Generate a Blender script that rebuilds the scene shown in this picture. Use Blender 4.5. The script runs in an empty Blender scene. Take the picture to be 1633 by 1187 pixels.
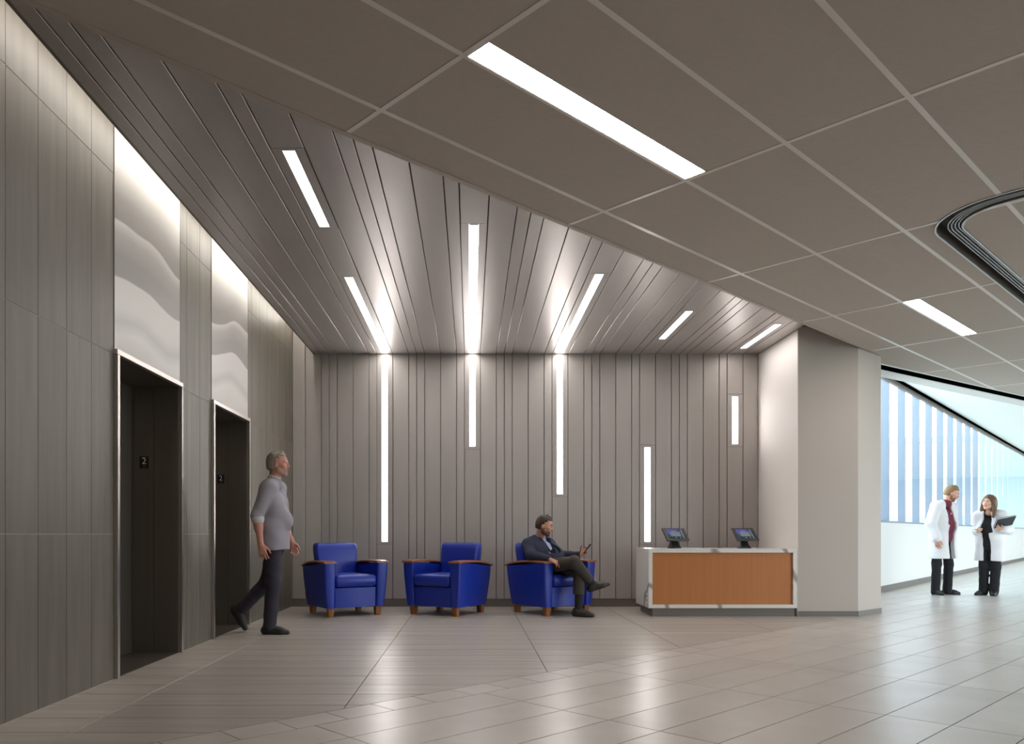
import bpy, bmesh, math, random
import numpy as np
from mathutils import Vector, Matrix
random.seed(7)
S = bpy.context.scene
COL = S.collection
# ------------------------------------------------------------------ camera
CAMH = 0.966
FPX = 1245.0
cam = bpy.data.objects.new('camera', bpy.data.cameras.new('camera'))
COL.objects.link(cam)
cam.location = (0, 0, CAMH)
cam.rotation_euler = (math.pi / 2, 0, 0)
cam.data.sensor_width = 36
cam.data.lens = 36 * FPX / 1633
cam.data.shift_x = (816.5 - 750) / 1633
cam.data.shift_y = (852 - 593.5) / 1633
cam.data.clip_end = 500
S.camera = cam
# ------------------------------------------------------------------ light levels
SKY = 2.45            # overcast sky
E_STRIP = 8.5        # linear lights in the slatted wall and ceiling
E_PANEL = 10.0        # linear lights in the tiled ceiling, the added unseen ones too
E_COVE = 15.5         # hidden strip in the cove over the lift wall
E_SCREEN = 0.22
S.view_settings.view_transform = 'Standard'
S.view_settings.look = 'None'
S.view_settings.gamma = 1
S.view_settings.exposure = 1.45
S.view_settings.use_curve_mapping = False
S.cycles.max_bounces = 10
S.cycles.diffuse_bounces = 6
S.cycles.glossy_bounces = 5
S.cycles.sample_clamp_indirect = 6
S.cycles.caustics_reflective = False
S.cycles.caustics_refractive = False
wd = bpy.data.worlds.new('sky'); S.world = wd; wd.use_nodes = True
wn = wd.node_tree; wn.nodes.clear()
o_ = wn.nodes.new('ShaderNodeOutputWorld'); bg = wn.nodes.new('ShaderNodeBackground')
tc = wn.nodes.new('ShaderNodeTexCoord'); sep = wn.nodes.new('ShaderNodeSeparateXYZ')
rp = wn.nodes.new('ShaderNodeValToRGB')
rp.color_ramp.elements[0].position = 0.0; rp.color_ramp.elements[0].color = (0.92, 0.968, 1.0, 1)
rp.color_ramp.elements[1].position = 0.7; rp.color_ramp.elements[1].color = (0.74, 0.87, 1.0, 1)
wn.links.new(tc.outputs['Generated'], sep.inputs[0]); wn.links.new(sep.outputs['Z'], rp.inputs[0])
wn.links.new(rp.outputs[0], bg.inputs[0]); bg.inputs[1].default_value = SKY
wn.links.new(bg.outputs[0], o_.inputs[0])

# ------------------------------------------------------------------ frames of reference
_n = math.hypot(1344, 1245)
A2 = (1344 / _n, 1245 / _n); B2 = (-A2[1], A2[0])          # direction of the diagonal grid
def UV(u, v): return (u * A2[0] + v * B2[0], u * A2[1] + v * B2[1])
def toUV(x, y): return (x * A2[0] + y * A2[1], x * B2[0] + y * B2[1])
def px(x, y, z): return (750 + FPX * x / y, 852 - FPX * (z - CAMH) / y)
def in_view(poly, z, m=40):
    p = [px(x, max(y, 0.3), z) for x, y in poly]
    xs = [q[0] for q in p]; ys = [q[1] for q in p]
    return max(xs) > -m and min(xs) < 1633 + m and max(ys) > -m and min(ys) < 1187 + m and max(y for x, y in poly) > 0.5

# ------------------------------------------------------------------ materials
def lin(r, g, b):
    f = lambda c: (c / 255 / 12.92) if c / 255 <= 0.04045 else ((c / 255 + 0.055) / 1.055) ** 2.4
    return (f(r), f(g), f(b), 1)
def mat(name, col, rough=0.5, metal=0.0, noise=None, amt=0.15, var=0.0, bump=0.0, spec=0.5, emit=0.0, coat=0.0, detail=4, aniso=0.0):
    m = bpy.data.materials.new(name); m.use_nodes = True
    nt = m.node_tree; N = nt.nodes; L = nt.links
    p = N['Principled BSDF']
    p.inputs['Roughness'].default_value = rough; p.inputs['Metallic'].default_value = metal
    p.inputs['Specular IOR Level'].default_value = spec; p.inputs['Base Color'].default_value = col
    p.inputs['Coat Weight'].default_value = coat; p.inputs['Anisotropic'].default_value = aniso
    if emit:
        p.inputs['Emission Color'].default_value = col; p.inputs['Emission Strength'].default_value = emit
    cur = None
    if noise or var:
        oi = N.new('ShaderNodeObjectInfo')
        val = None
        if noise:
            t = N.new('ShaderNodeTexCoord'); mp = N.new('ShaderNodeMapping'); nz = N.new('ShaderNodeTexNoise')
            mp.inputs['Scale'].default_value = noise
            sc = N.new('ShaderNodeVectorMath'); sc.operation = 'SCALE'; sc.inputs[0].default_value = (37, 53, 71)
            L.new(oi.outputs['Random'], sc.inputs['Scale'])
            ad = N.new('ShaderNodeVectorMath'); ad.operation = 'ADD'
            L.new(t.outputs['Object'], ad.inputs[0])
            L.new(sc.outputs[0], ad.inputs[1]); L.new(ad.outputs[0], mp.inputs[0]); L.new(mp.outputs[0], nz.inputs['Vector'])
            nz.inputs['Scale'].default_value = 1; nz.inputs['Detail'].default_value = detail
            mr = N.new('ShaderNodeMapRange'); mr.inputs[1].default_value = 0.3; mr.inputs[2].default_value = 0.7
            mr.inputs[3].default_value = 1 - amt; mr.inputs[4].default_value = 1 + amt
            L.new(nz.outputs['Fac'], mr.inputs[0]); val = mr.outputs[0]
            if bump:
                b = N.new('ShaderNodeBump'); b.inputs['Strength'].default_value = bump; b.inputs['Distance'].default_value = 0.01
                L.new(nz.outputs['Fac'], b.inputs['Height']); L.new(b.outputs[0], p.inputs['Normal'])
        if var:
            m2 = N.new('ShaderNodeMapRange'); m2.inputs[3].default_value = 1 - var; m2.inputs[4].default_value = 1 + var
            L.new(oi.outputs['Random'], m2.inputs[0])
            if val is None: val = m2.outputs[0]
            else:
                mu = N.new('ShaderNodeMath'); mu.operation = 'MULTIPLY'
                L.new(val, mu.inputs[0]); L.new(m2.outputs[0], mu.inputs[1]); val = mu.outputs[0]
        vm = N.new('ShaderNodeVectorMath'); vm.operation = 'SCALE'; vm.inputs[0].default_value = col[:3]
        L.new(val, vm.inputs['Scale']); L.new(vm.outputs[0], p.inputs['Base Color'])
    return m
def emit_mat(name, col, s):
    m = bpy.data.materials.new(name); m.use_nodes = True
    N = m.node_tree.nodes; N.clear()
    e = N.new('ShaderNodeEmission'); o = N.new('ShaderNodeOutputMaterial')
    e.inputs[0].default_value = col; e.inputs[1].default_value = s
    m.node_tree.links.new(e.outputs[0], o.inputs[0]); return m
def glass_mat(name, tint):
    m = bpy.data.materials.new(name); m.use_nodes = True
    N = m.node_tree.nodes; N.clear(); L = m.node_tree.links
    t = N.new('ShaderNodeBsdfTransparent'); g = N.new('ShaderNodeBsdfGlossy'); f = N.new('ShaderNodeLayerWeight'); pw = N.new('ShaderNodeMath'); pw.operation = 'POWER'; pw.inputs[1].default_value = 6; ml = N.new('ShaderNodeMath'); ml.operation = 'MULTIPLY'; ml.inputs[1].default_value = 0.5; mx = N.new('ShaderNodeMixShader'); o = N.new('ShaderNodeOutputMaterial')
    t.inputs[0].default_value = tint; g.inputs['Roughness'].default_value = 0.02
    L.new(f.outputs['Facing'], pw.inputs[0]); L.new(pw.outputs[0], ml.inputs[0]); L.new(ml.outputs[0], mx.inputs[0]); L.new(t.outputs[0], mx.inputs[1]); L.new(g.outputs[0], mx.inputs[2]); L.new(mx.outputs[0], o.inputs[0])
    return m
WARM = (1.0, 0.95, 0.915, 1)
M = {}
M['floor_lobby'] = mat('floor_lobby', lin(174, 166, 157), 0.34, 0, (0.8, 16, 4), 0.13, 0.05, 0.03)
M['floor_hall'] = mat('floor_hall', lin(192, 184, 176), 0.31, 0, (2.2, 2.2, 2), 0.08, 0.05, 0.02)
M['grout_floor'] = mat('grout_floor', lin(66, 58, 52), 0.9)
M['grout_light'] = mat('grout_light', lin(190, 182, 170), 0.9)
M['wall_tile'] = mat('wall_tile', lin(103, 96, 86), 0.42, 0, (3, 14, 1.1), 0.16, 0.05, 0.03)
M['grout_wall'] = mat('grout_wall', lin(162, 154, 140), 0.9)
M['slat'] = mat('slat', lin(180, 174, 169), 0.42, 0.3, (9, 9, 0.7), 0.03, 0.02)
M['slat_ceiling'] = mat('slat_ceiling', lin(184, 178, 174), 0.37, 0.5, (9, 0.7, 9), 0.03, 0.02)
M['dark'] = mat('dark', lin(40, 38, 36), 0.7)
M['black'] = mat('black', lin(14, 14, 15), 0.45)
M['ceil_tile'] = mat('ceil_tile', lin(184, 174, 165), 0.85, 0, (30, 30, 30), 0.03, 0.01)
M['grid'] = mat('grid', lin(222, 216, 210), 0.28)
M['trim_light'] = mat('trim_light', lin(178, 168, 158), 0.6)
M['trim'] = mat('trim', lin(120, 113, 106), 0.4, 0.4)
M['paint'] = mat('paint', lin(182, 172, 163), 0.6, 0, (2, 2, 2), 0.01)
M['paint_lit'] = mat('paint_lit', lin(247, 241, 237), 0.6)  # lighter tone put in for the stronger light on the pillar's return face
M['white'] = mat('white', lin(232, 232, 230), 0.6)
M['base'] = mat('base', lin(110, 103, 97), 0.5)
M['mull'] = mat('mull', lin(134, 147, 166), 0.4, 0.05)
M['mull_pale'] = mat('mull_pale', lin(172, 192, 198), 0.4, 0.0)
M['steel'] = mat('steel', lin(205, 200, 195), 0.28, 1.0)
M['steel_dark'] = mat('steel_dark', lin(132, 124, 115), 0.36, 0.85, (60, 60, 0.6), 0.05)
M['blue'] = mat('blue', lin(24, 50, 158), 0.38, 0, (60, 60, 60), 0.04, 0, 0.04)
M['wood'] = mat('wood', lin(150, 92, 52), 0.38, 0, (40, 6, 40), 0.18)
M['wood_leg'] = mat('wood_leg', lin(150, 94, 46), 0.45, 0, (40, 40, 6), 0.18)
M['desk_wood'] = mat('desk_wood', lin(180, 113, 58), 0.5, 0, (30, 30, 1.2), 0.05, 0, 0.0)
M['glass'] = glass_mat('glass', (0.95, 0.985, 0.99, 1))
M['ground'] = mat('ground', lin(170, 175, 165), 0.9)
M['far_wall'] = mat('far_wall', lin(226, 220, 200), 0.8)
M['far_glass'] = mat('far_glass', lin(150, 185, 200), 0.2)
M['strip'] = emit_mat('strip', WARM, E_STRIP)
M['panel'] = emit_mat('panel', WARM, E_PANEL)
M['cove'] = emit_mat('cove', (1, 0.94, 0.85, 1), E_COVE)
def marble():
    m = mat('marble', lin(226, 222, 216), 0.22); nt = m.node_tree; N = nt.nodes; L = nt.links
    t = N.new('ShaderNodeTexCoord'); n1 = N.new('ShaderNodeTexNoise'); n1.inputs['Scale'].default_value = 1.6; n1.inputs['Detail'].default_value = 5
    v = N.new('ShaderNodeTexWave'); v.inputs['Scale'].default_value = 0.55; v.inputs['Distortion'].default_value = 7; v.inputs['Detail'].default_value = 3; v.inputs['Detail Scale'].default_value = 1.6
    v.wave_type = 'BANDS'; v.bands_direction = 'DIAGONAL'
    L.new(t.outputs['Object'], v.inputs['Vector'])
    r = N.new('ShaderNodeValToRGB'); r.color_ramp.elements[0].position = 0.0; r.color_ramp.elements[0].color = lin(150, 146, 142)
    r.color_ramp.elements[1].position = 0.05; r.color_ramp.elements[1].color = lin(226, 222, 216)
    L.new(v.outputs['Fac'], r.inputs[0]); L.new(r.outputs[0], N['Principled BSDF'].inputs['Base Color']); return m
M['marble'] = marble()
def dune():
    m = mat('dune_print', lin(200, 195, 190), 0.35); nt = m.node_tree; N = nt.nodes; L = nt.links
    t = N.new('ShaderNodeTexCoord'); mp = N.new('ShaderNodeMapping'); mp.inputs['Scale'].default_value = (1, 0.6, 0.3)
    n = N.new('ShaderNodeTexNoise'); n.inputs['Scale'].default_value = 1.5; n.inputs['Detail'].default_value = 0.6
    oi = N.new('ShaderNodeObjectInfo'); sc = N.new('ShaderNodeVectorMath'); sc.operation = 'SCALE'; sc.inputs[0].default_value = (3, 2, 1)
    ad = N.new('ShaderNodeVectorMath'); L.new(oi.outputs['Random'], sc.inputs['Scale']); L.new(t.outputs['Object'], ad.inputs[0]); L.new(sc.outputs[0], ad.inputs[1])
    L.new(ad.outputs[0], mp.inputs[0]); L.new(mp.outputs[0], n.inputs['Vector'])
    sp = N.new('ShaderNodeSeparateXYZ'); L.new(t.outputs['Object'], sp.inputs[0])
    zz = N.new('ShaderNodeMath'); zz.operation = 'MULTIPLY_ADD'; zz.inputs[1].default_value = 0.62; zz.inputs[2].default_value = -0.31; L.new(n.outputs['Fac'], zz.inputs[0])
    ml = N.new('ShaderNodeMath'); ml.operation = 'ADD'; L.new(sp.outputs['Z'], ml.inputs[0]); L.new(zz.outputs[0], ml.inputs[1])
    fr = N.new('ShaderNodeMath'); fr.operation = 'DIVIDE'; fr.inputs[1].default_value = 1.6; L.new(ml.outputs[0], fr.inputs[0])
    r = N.new('ShaderNodeValToRGB'); e = r.color_ramp.elements
    e[0].position = 0; e[0].color = lin(200, 192, 187); e[1].position = 1; e[1].color = lin(222, 218, 212)
    for p_, c_ in ((0.10, 210), (0.16, 188), (0.22, 208), (0.335, 216), (0.341, 152), (0.42, 158), (0.50, 186), (0.545, 222), (0.552, 150), (0.64, 150), (0.84, 206)):
        k = e.new(p_); k.color = lin(c_, c_ - 5, c_ - 9)
    L.new(fr.outputs[0], r.inputs[0]); L.new(r.outputs[0], N['Principled BSDF'].inputs['Base Color']); return m
M['dune'] = dune()

# ------------------------------------------------------------------ object helpers
def link(name, me, m=None, parent=None, kind=None, loc=None):
    o = bpy.data.objects.new(name, me); COL.objects.link(o)
    if m is not None:
        for k in (m if isinstance(m, (list, tuple)) else [m]): me.materials.append(k)
    if parent is not None: o.parent = parent
    if kind: o['kind'] = kind
    if loc: o.location = loc
    return o
def tag(o, label, cat, group=None):
    o['label'] = label; o['category'] = cat
    if group: o['group'] = group
    return o
def empty(name, loc=(0, 0, 0), rz=0):
    o = bpy.data.objects.new(name, None); COL.objects.link(o); o.location = loc; o.rotation_euler = (0, 0, rz); o.empty_display_size = 0.1
    return o
class MB:
    def __init__(s): s.v = []; s.f = []
    def add(s, v, f):
        n = len(s.v); s.v += [tuple(q) for q in v]; s.f += [tuple(i + n for i in q) for q in f]; return s
    def box(s, x0, x1, y0, y1, z0, z1):
        v = [(x, y, z) for z in (z0, z1) for y in (y0, y1) for x in (x0, x1)]
        return s.add(v, [(0, 2, 3, 1), (4, 5, 7, 6), (0, 1, 5, 4), (2, 6, 7, 3), (0, 4, 6, 2), (1, 3, 7, 5)])
    def prism(s, poly, z0, z1):
        n = len(poly); ar = sum(poly[i][0] * poly[(i + 1) % n][1] - poly[(i + 1) % n][0] * poly[i][1] for i in range(n))
        if ar < 0: poly = poly[::-1]
        v = [(x, y, z0) for x, y in poly] + [(x, y, z1) for x, y in poly]
        return s.add(v, [tuple(range(n))[::-1], tuple(range(n, 2 * n))] + [(i, (i + 1) % n, n + (i + 1) % n, n + i) for i in range(n)])
    def obox(s, c, ax, ay, az, hx, hy, hz):
        c, ax, ay, az = Vector(c), Vector(ax).normalized(), Vector(ay).normalized(), Vector(az).normalized()
        v = [c + ax * (i * hx) + ay * (j * hy) + az * (k * hz) for k in (-1, 1) for j in (-1, 1) for i in (-1, 1)]
        return s.add(v, [(0, 2, 3, 1), (4, 5, 7, 6), (0, 1, 5, 4), (2, 6, 7, 3), (0, 4, 6, 2), (1, 3, 7, 5)])
    def loft(s, rings, closed=False):
        n = len(rings[0]); v = [p for r in rings for p in r]; f = []
        R = len(rings)
        for k in range(R if closed else R - 1):
            for i in range(n):
                j = (i + 1) % n; k2 = (k + 1) % R
                f.append((k * n + i, k * n + j, k2 * n + j, k2 * n + i))
        if not closed: f += [tuple(range(n))[::-1], tuple(range((R - 1) * n, R * n))]
        return s.add(v, f)
    def build(s, name, m, parent=None, kind=None, smooth=False, bevel=0, seg=2, loc=None):
        me = bpy.data.meshes.new(name); me.from_pydata(s.v, [], s.f)
        bm = bmesh.new(); bm.from_mesh(me)
        if bevel: bmesh.ops.bevel(bm, geom=[e for e in bm.edges if e.calc_face_angle(0) > 0.5], offset=bevel, segments=seg, profile=0.7, affect='EDGES', clamp_overlap=True)
        bmesh.ops.recalc_face_normals(bm, faces=bm.faces); bm.to_mesh(me); bm.free()
        if smooth:
            me.polygons.foreach_set('use_smooth', [True] * len(me.polygons))
            me.set_sharp_from_angle(angle=math.radians(smooth if smooth > 1 else 40))
        return link(name, me, m, parent, kind, loc)
def clip(poly, nx, ny, c):           # keep nx*x+ny*y<=c
    out = []
    for i in range(len(poly)):
        p, q = poly[i], poly[(i + 1) % len(poly)]
        dp, dq = nx * p[0] + ny * p[1] - c, nx * q[0] + ny * q[1] - c
        if dp <= 0: out.append(p)
        if (dp < 0 < dq) or (dq < 0 < dp):
            t = dp / (dp - dq); out.append((p[0] + t * (q[0] - p[0]), p[1] + t * (q[1] - p[1])))
    return out
def area(p): return abs(sum(p[i][0] * p[(i + 1) % len(p)][1] - p[(i + 1) % len(p)][0] * p[i][1] for i in range(len(p)))) / 2 if len(p) > 2 else 0
def rring(hx, hy, r, z, cx=0, cy=0, n=4):
    pts = []
    for (sx, sy, a0) in ((1, 1, 0), (-1, 1, 90), (-1, -1, 180), (1, -1, 270)):
        for i in range(n + 1):
            a = math.radians(a0 + 90 * i / n)
            pts.append((cx + sx * (hx - r) + r * math.cos(a), cy + sy * (hy - r) + r * math.sin(a), z))
    return pts

# ------------------------------------------------------------------ the shell
XL, YB = -2.375, 10.40                 # left wall plane, slatted back wall plane
Z1, ZS = 3.146, 3.366                  # tiled ceiling, slatted ceiling
VE = 3.585                             # edge of the tiled ceiling (diagonal)
XC = -2.08                             # left edge of the slatted ceiling (cove)
WP = Vector((6.804, 12.932)); WD = Vector((math.cos(math.radians(49.4)), math.sin(math.radians(49.4)))); WN = Vector((-WD.y, WD.x))
def WW(s, n=0): q = WP + WD * s + WN * n; return (q.x, q.y)
ROOF = 4.35
SHELL = [(-2.9, -5), (0.5, -5), UV(55, -4), WW(41), WW(-2.6), (4.2, 10.75), (-2.9, 10.75)]

floor = MB().prism(SHELL, -0.25, -0.004).build('floor', M['grout_floor'], kind='structure')
G = 0.003
tiles_far = MB(); tiles_far2 = MB()
def tile(poly, m, far, parent=floor, name='floor_tile'):
    if area(poly) < 0.002: return
    if in_view(poly, 0):
        MB().prism(poly, -0.004, 0.0).build(name, m, parent)
    else: far.prism(poly, -0.004, 0.0)
# lobby planks
X0 = -0.70
for i in range(-2, 5):
    for j in range(-24, 24):
        xa, xb = X0 + i * 1.24, X0 + (i + 1) * 1.24
        ya, yb = 4.405 + j * 0.303, 4.405 + (j + 1) * 0.303
        p = [(max(xa, -2.74) + G, ya + G), (xb - G, ya + G), (xb - G, min(yb, 10.45) - G), (max(xa, -2.74) + G, min(yb, 10.45) - G)]
        if p[0][0] >= p[1][0] or ya > 10.4: continue
        q = clip(p, -B2[0], -B2[1], -(3.642 + G))
        q = clip(q, 1, 0, 4.15)
        if len(q) > 2 and min(y for x, y in q) < 10.42 and not (min(y for x, y in q) < -4.9): tile(q, M['floor_lobby'], tiles_far)
# diagonal field with its border row
def hall_clip(q):
    q = clip(q, -1, 0, 2.74); q = clip(q, 0, -1, 4.95)
    nx, ny = WN.x, WN.y
    if len(q) > 2 and max(toUV(*p)[0] for p in q) > 7: q = clip(q, nx, ny, nx * WP.x + ny * WP.y)
    return q
def uvpoly(u0, u1, v0, v1): return [UV(u0 + G, v0 + G), UV(u1 - G, v0 + G), UV(u1 - G, v1 - G), UV(u0 + G, v1 - G)]
for k in range(-14, 110):
    u = 0.5 + k * 0.30
    q = hall_clip(uvpoly(u, u + 0.30, 3.42, 3.642))
    if len(q) > 2: tile(q, M['floor_hall'], tiles_far2)
for r in range(0, 24):
    v1 = 3.42 - r * 0.3115; v0 = v1 - 0.3115
    for k in range(-6, 45):
        u = 2.1 + k * 1.18
        q = hall_clip(uvpoly(u, u + 1.18, v0, v1))
        if len(q) > 2 and v0 > -4: tile(q, M['floor_hall'], tiles_far2)
for r in range(0, 26):
    v0 = 3.642 + r * 0.3115; v1 = v0 + 0.3115
    for k in range(3, 45):
        u = 2.1 + k * 1.18
        q = hall_clip(uvpoly(u, u + 1.18, v0, v1)); q = clip(q, -1, 0, -4.155)
        if len(q) > 2: tile(q, M['floor_hall'], tiles_far2)
tiles_far.build('floor_tile', M['floor_lobby'], floor, 'stuff')
tiles_far2.build('floor_tile', M['floor_hall'], floor, 'stuff')
lg = MB()
lg.box(-1.945, -1.935, 3.3, 10.38, -0.004, 0.0008); [lg.box(XL, XL + 0.007, a_, b_, -0.004, 0.0008) for a_, b_ in ((3.3, 5.19), (6.39, 7.15), (8.34, 10.38))]
lg.build('grout_line', M['grout_light'], floor)

# left wall: masonry with two lift openings, tiles proud of it
O1 = (5.235, 6.36); O2 = (7.19, 8.31); ZO = 2.166; DEP = 0.355
wl = MB()
XW = XL - 0.003
for (y0, y1, z0, z1) in ((-5, O1[0], 0, ROOF), (O1[1], O2[0], 0, ROOF), (O2[1], 10.75, 0, ROOF), (O1[0], O1[1], ZO + 0.03, ROOF), (O2[0], O2[1], ZO + 0.03, ROOF)):
    wl.box(XW - 0.5, XW, y0, y1, z0, z1)
wall_left = wl.build('wall_left', M['grout_wall'], kind='structure')
zr = [0, 0.966, 2.166, 3.366, ROOF]
def ycuts():
    c = [3.988 + 0.302 * k for k in range(-30, 5)]; c[-1] = 5.20
    return [(c[i], c[i + 1]) for i in range(len(c) - 1)] + [(6.385, 6.54), (6.54, 6.85), (6.85, 7.155)] + [(8.335, 8.49), (8.49, 8.80), (8.80, 9.11), (9.11, 9.42), (9.42, 9.73), (9.73, 10.04), (10.04, 10.36)]
farw = MB()
for (y0, y1) in ycuts():
    for a, b in zip(zr, zr[1:]):
        bx = (XW, XL, y0 + 0.0022, y1 - 0.0022, a + 0.0022 * (a > 0), b - 0.0022)
        if px(XL, max(y1, 0.2), 1)[0] > -30: MB().box(*bx).build('wall_tile', M['wall_tile'], wall_left)
        else: farw.box(*bx)
farw.build('wall_tile', M['wall_tile'], wall_left, 'stuff')

# lift surrounds
def numeral(parent, loc):
    cu = bpy.data.curves.new('n', 'FONT'); cu.body = '2'; cu.size = 0.078; cu.align_x = 'CENTER'; cu.align_y = 'CENTER'; cu.extrude = 0.0008
    t = bpy.data.objects.new('t', cu); COL.objects.link(t); bpy.context.view_layer.update()
    me = bpy.data.meshes.new_from_object(t.evaluated_get(bpy.context.evaluated_depsgraph_get()))
    bpy.data.objects.remove(t)
    me.transform(Matrix.Translation(loc) @ Matrix.Rotation(math.pi / 2, 4, 'X'))
    me.materials.clear()
    return link('numeral', me, M['num'], parent)
M['num'] = mat('num', lin(235, 235, 235), 0.5)
M['plate'] = mat('plate', lin(18, 18, 20), 0.4)
def lift(nm, O):
    y0, y1 = O; xb = XL - DEP
    d = MB().box(xb - 0.05, xb, y0 - 0.0, (y0 + y1) / 2 - 0.002, 0.0, ZO)
    root = MB().box(XW - 0.5, xb - 0.055, y0 + 0.001, y1 - 0.001, 0.0, ZO + 0.03).build(nm, M['dark'], kind='structure')
    MB().box(xb - 0.05, xb - 0.02, y0 + 0.002, y0 + 0.56, 0.004, ZO).build('door_panel', M['steel_dark'], root)
    MB().box(xb - 0.05, xb - 0.02, y0 + 0.564, y1 - 0.012, 0.004, ZO).build('door_panel', M['steel_dark'], root)
    # far and near returns, each of two sheets
    for (ya, yb) in ((y1 - 0.01, y1 + 0.0), (y0 - 0.0, y0 + 0.01)):
        for (xa, xc) in ((xb - 0.018, XL - 0.202), (XL - 0.199, XL - 0.001)):
            MB().box(xa, xc, ya, yb, 0.0, ZO).build('jamb_panel', M['steel_dark'], root)
    MB().box(xb - 0.018, XL - 0.001, y0 + 0.011, y1 - 0.011, ZO - 0.001, ZO + 0.012).build('head_panel', M['steel_dark'], root)
    MB().box(xb - 0.055, XL - 0.001, y0 + 0.011, y1 - 0.011, -0.0035, 0.002).build('sill_plate', M['steel_dark'], root)
    fx0, fx1 = XL - 0.002, XL + 0.028
    MB().box(fx0, fx1, y0 - 0.034, y0 - 0.001, 0, ZO - 0.002).build('frame_jamb', M['steel'], root, bevel=0.003)
    MB().box(fx0, fx1, y1 + 0.001, y1 + 0.024, 0, ZO - 0.002).build('frame_jamb', M['steel'], root, bevel=0.003)
    MB().box(fx0, fx1, y0 - 0.04, y1 + 0.03, ZO, ZO + 0.034).build('frame_head', M['steel'], root, bevel=0.003)
    xp = XL - 0.277
    pl = MB().box(xp - 0.036, xp + 0.036, y1 - 0.0145, y1 - 0.0105, 1.50, 1.597).build('number_plate', M['plate'], root, bevel=0.002)
    pl['label'] = 'black floor number plate reading 2'
    numeral(pl, (xp, y1 - 0.0148, 1.558))
    br = MB()
    for k in range(4): br.box(xp - 0.014 + 0.008 * k, xp - 0.011 + 0.008 * k, y1 - 0.016, y1 - 0.0144, 1.513, 1.516)
    br.build('braille', M['num'], pl)
    return root
lift('door_1', O1); lift('door_2', O2)
for O, lb in ((O1, 'tall pale dune print panel over the nearer lift doorway'), (O2, 'tall pale dune print panel over the farther lift doorway')):
    p = empty('wall_panel', (XL, (O[0] + O[1]) / 2, ZO + 0.04))
    hw = (O[1] - O[0]) / 2
    MB().box(-0.008, 0.002, -hw - 0.03, hw + 0.02, 0.0, ROOF - ZO - 0.05).build('print_sheet', M['dune'], p)
    e = MB(); e.box(-0.008, 0.004, -hw - 0.035, -hw - 0.0305, 0, ROOF - ZO - 0.05); e.box(-0.008, 0.004, hw + 0.0205, hw + 0.0245, 0, ROOF - ZO - 0.05)
    e.build('edge_trim', M['trim'], p)
    tag(p, lb, 'panel', 'printed panels above the lifts')

# back wall: slats on a backing
PER, UN = 1.1665, 1.1665 / 11
CUT = [2, 1, 1, 2, 2, 1, 2]
def slat_edges():
    xs = [XL + 0.004, -2.199]; kinds = [0]; x = -2.199
    for _ in range(5):
        for i, w in enumerate(CUT):
            x += w * UN; xs.append(x); kinds.append(1 if i == 6 else 0)
    xs.append(3.836); kinds.append(0)
    return xs, kinds
SX, SK = slat_edges()
M['groove'] = mat('groove', lin(128, 122, 118), 0.6)
wall_back = MB().box(-2.9, 4.3, YB + 0.0305, YB + 0.35, 0, ROOF).build('wall_back', M['groove'], kind='structure')
SLOTX = [(SX[i] + SX[i + 1]) / 2 for i in range(len(SK)) if SK[i]]
WALL_LIGHT = {0: (0.866, ZS), 1: (2.135, ZS), 2: (1.50, ZS), 3: (0.866, 2.119), 4: (2.169, 2.795)}
CEIL_LIGHT = {0: [(4.89, 6.10), (7.305, YB)], 1: [(6.07, 8.44), (9.05, YB)], 2: [(7.217, YB)], 3: [(8.417, 9.61)], 4: [(8.946, 10.09)]}
GAP = 0.0036; ENDP = 0.035
def cut_ranges(lo, hi, cuts):
    out = []; c = lo
    for a, b in sorted(cuts):
        a2 = max(lo, a - ENDP); b2 = min(hi, b + ENDP)
        if a2 > c + 0.01: out.append((c, a2))
        c = b2
    if c < hi - 0.01: out.append((c, hi))
    return out
si = -1
for i in range(len(SK)):
    x0, x1 = SX[i] + GAP, SX[i + 1] - GAP
    if SK[i]: si += 1
    top = ROOF if SX[i] < XC else ZS + 0.02
    cuts = [WALL_LIGHT[si]] if SK[i] else []
    for a, b in cut_ranges(0.1, top, cuts):
        MB().box(x0, x1, YB, YB + 0.03, a + 0.0015, b - 0.0015).build('slat', M['slat'], wall_back, bevel=0.003, seg=1)
MB().box(XL, 3.835, YB - 0.012, YB + 0.03, 0.0, 0.098).build('baseboard_back', M['base'], kind='structure')

def line_light(name, c, axis, L, W, SW, m, label, group, face):
    """c = centre of the visible face; axis = long direction, face = outward normal"""
    r = empty(name, c)
    ax = Vector(axis).normalized(); nn = Vector(face).normalized(); sd = ax.cross(nn)
    MBd = MB().obox(nn * -0.012, ax, sd, nn, L / 2, W / 2, 0.006)
    MBd.build('diffuser', m, r)
    h = MB(); q = (SW - W) / 2
    for s in (-1, 1):
        h.obox(sd * s * (W / 2 + q / 2) - nn * 0.013, ax, sd, nn, L / 2 + ENDP - 0.002, q / 2, 0.012)
        h.obox(ax * s * (L / 2 + ENDP / 2 - 0.001) - nn * 0.013, ax, sd, nn, ENDP / 2 - 0.001, W / 2 - 0.0005, 0.012)
    h.obox(nn * -0.024, ax, sd, nn, L / 2, W / 2 - 0.001, 0.005)
    h.build('housing', M['slat'] if abs(nn.y) > 0.5 else (M['slat_ceiling'] if SW < 0.3 and c[2] > 3.2 else M['grid']), r)
    return tag(r, label, 'light', group)
WL = {0: 'tallest glowing strip on slatted wall, behind the leftmost blue armchair', 1: 'glowing strip high on slatted wall above the middle armchair, running up to ceiling',
      2: 'long glowing strip on slatted wall above the seated man, running up to ceiling', 3: 'free standing glowing strip low on slatted wall, just left of the tablets',
      4: 'shortest glowing strip on slatted wall, high near the right corner'}
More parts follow.
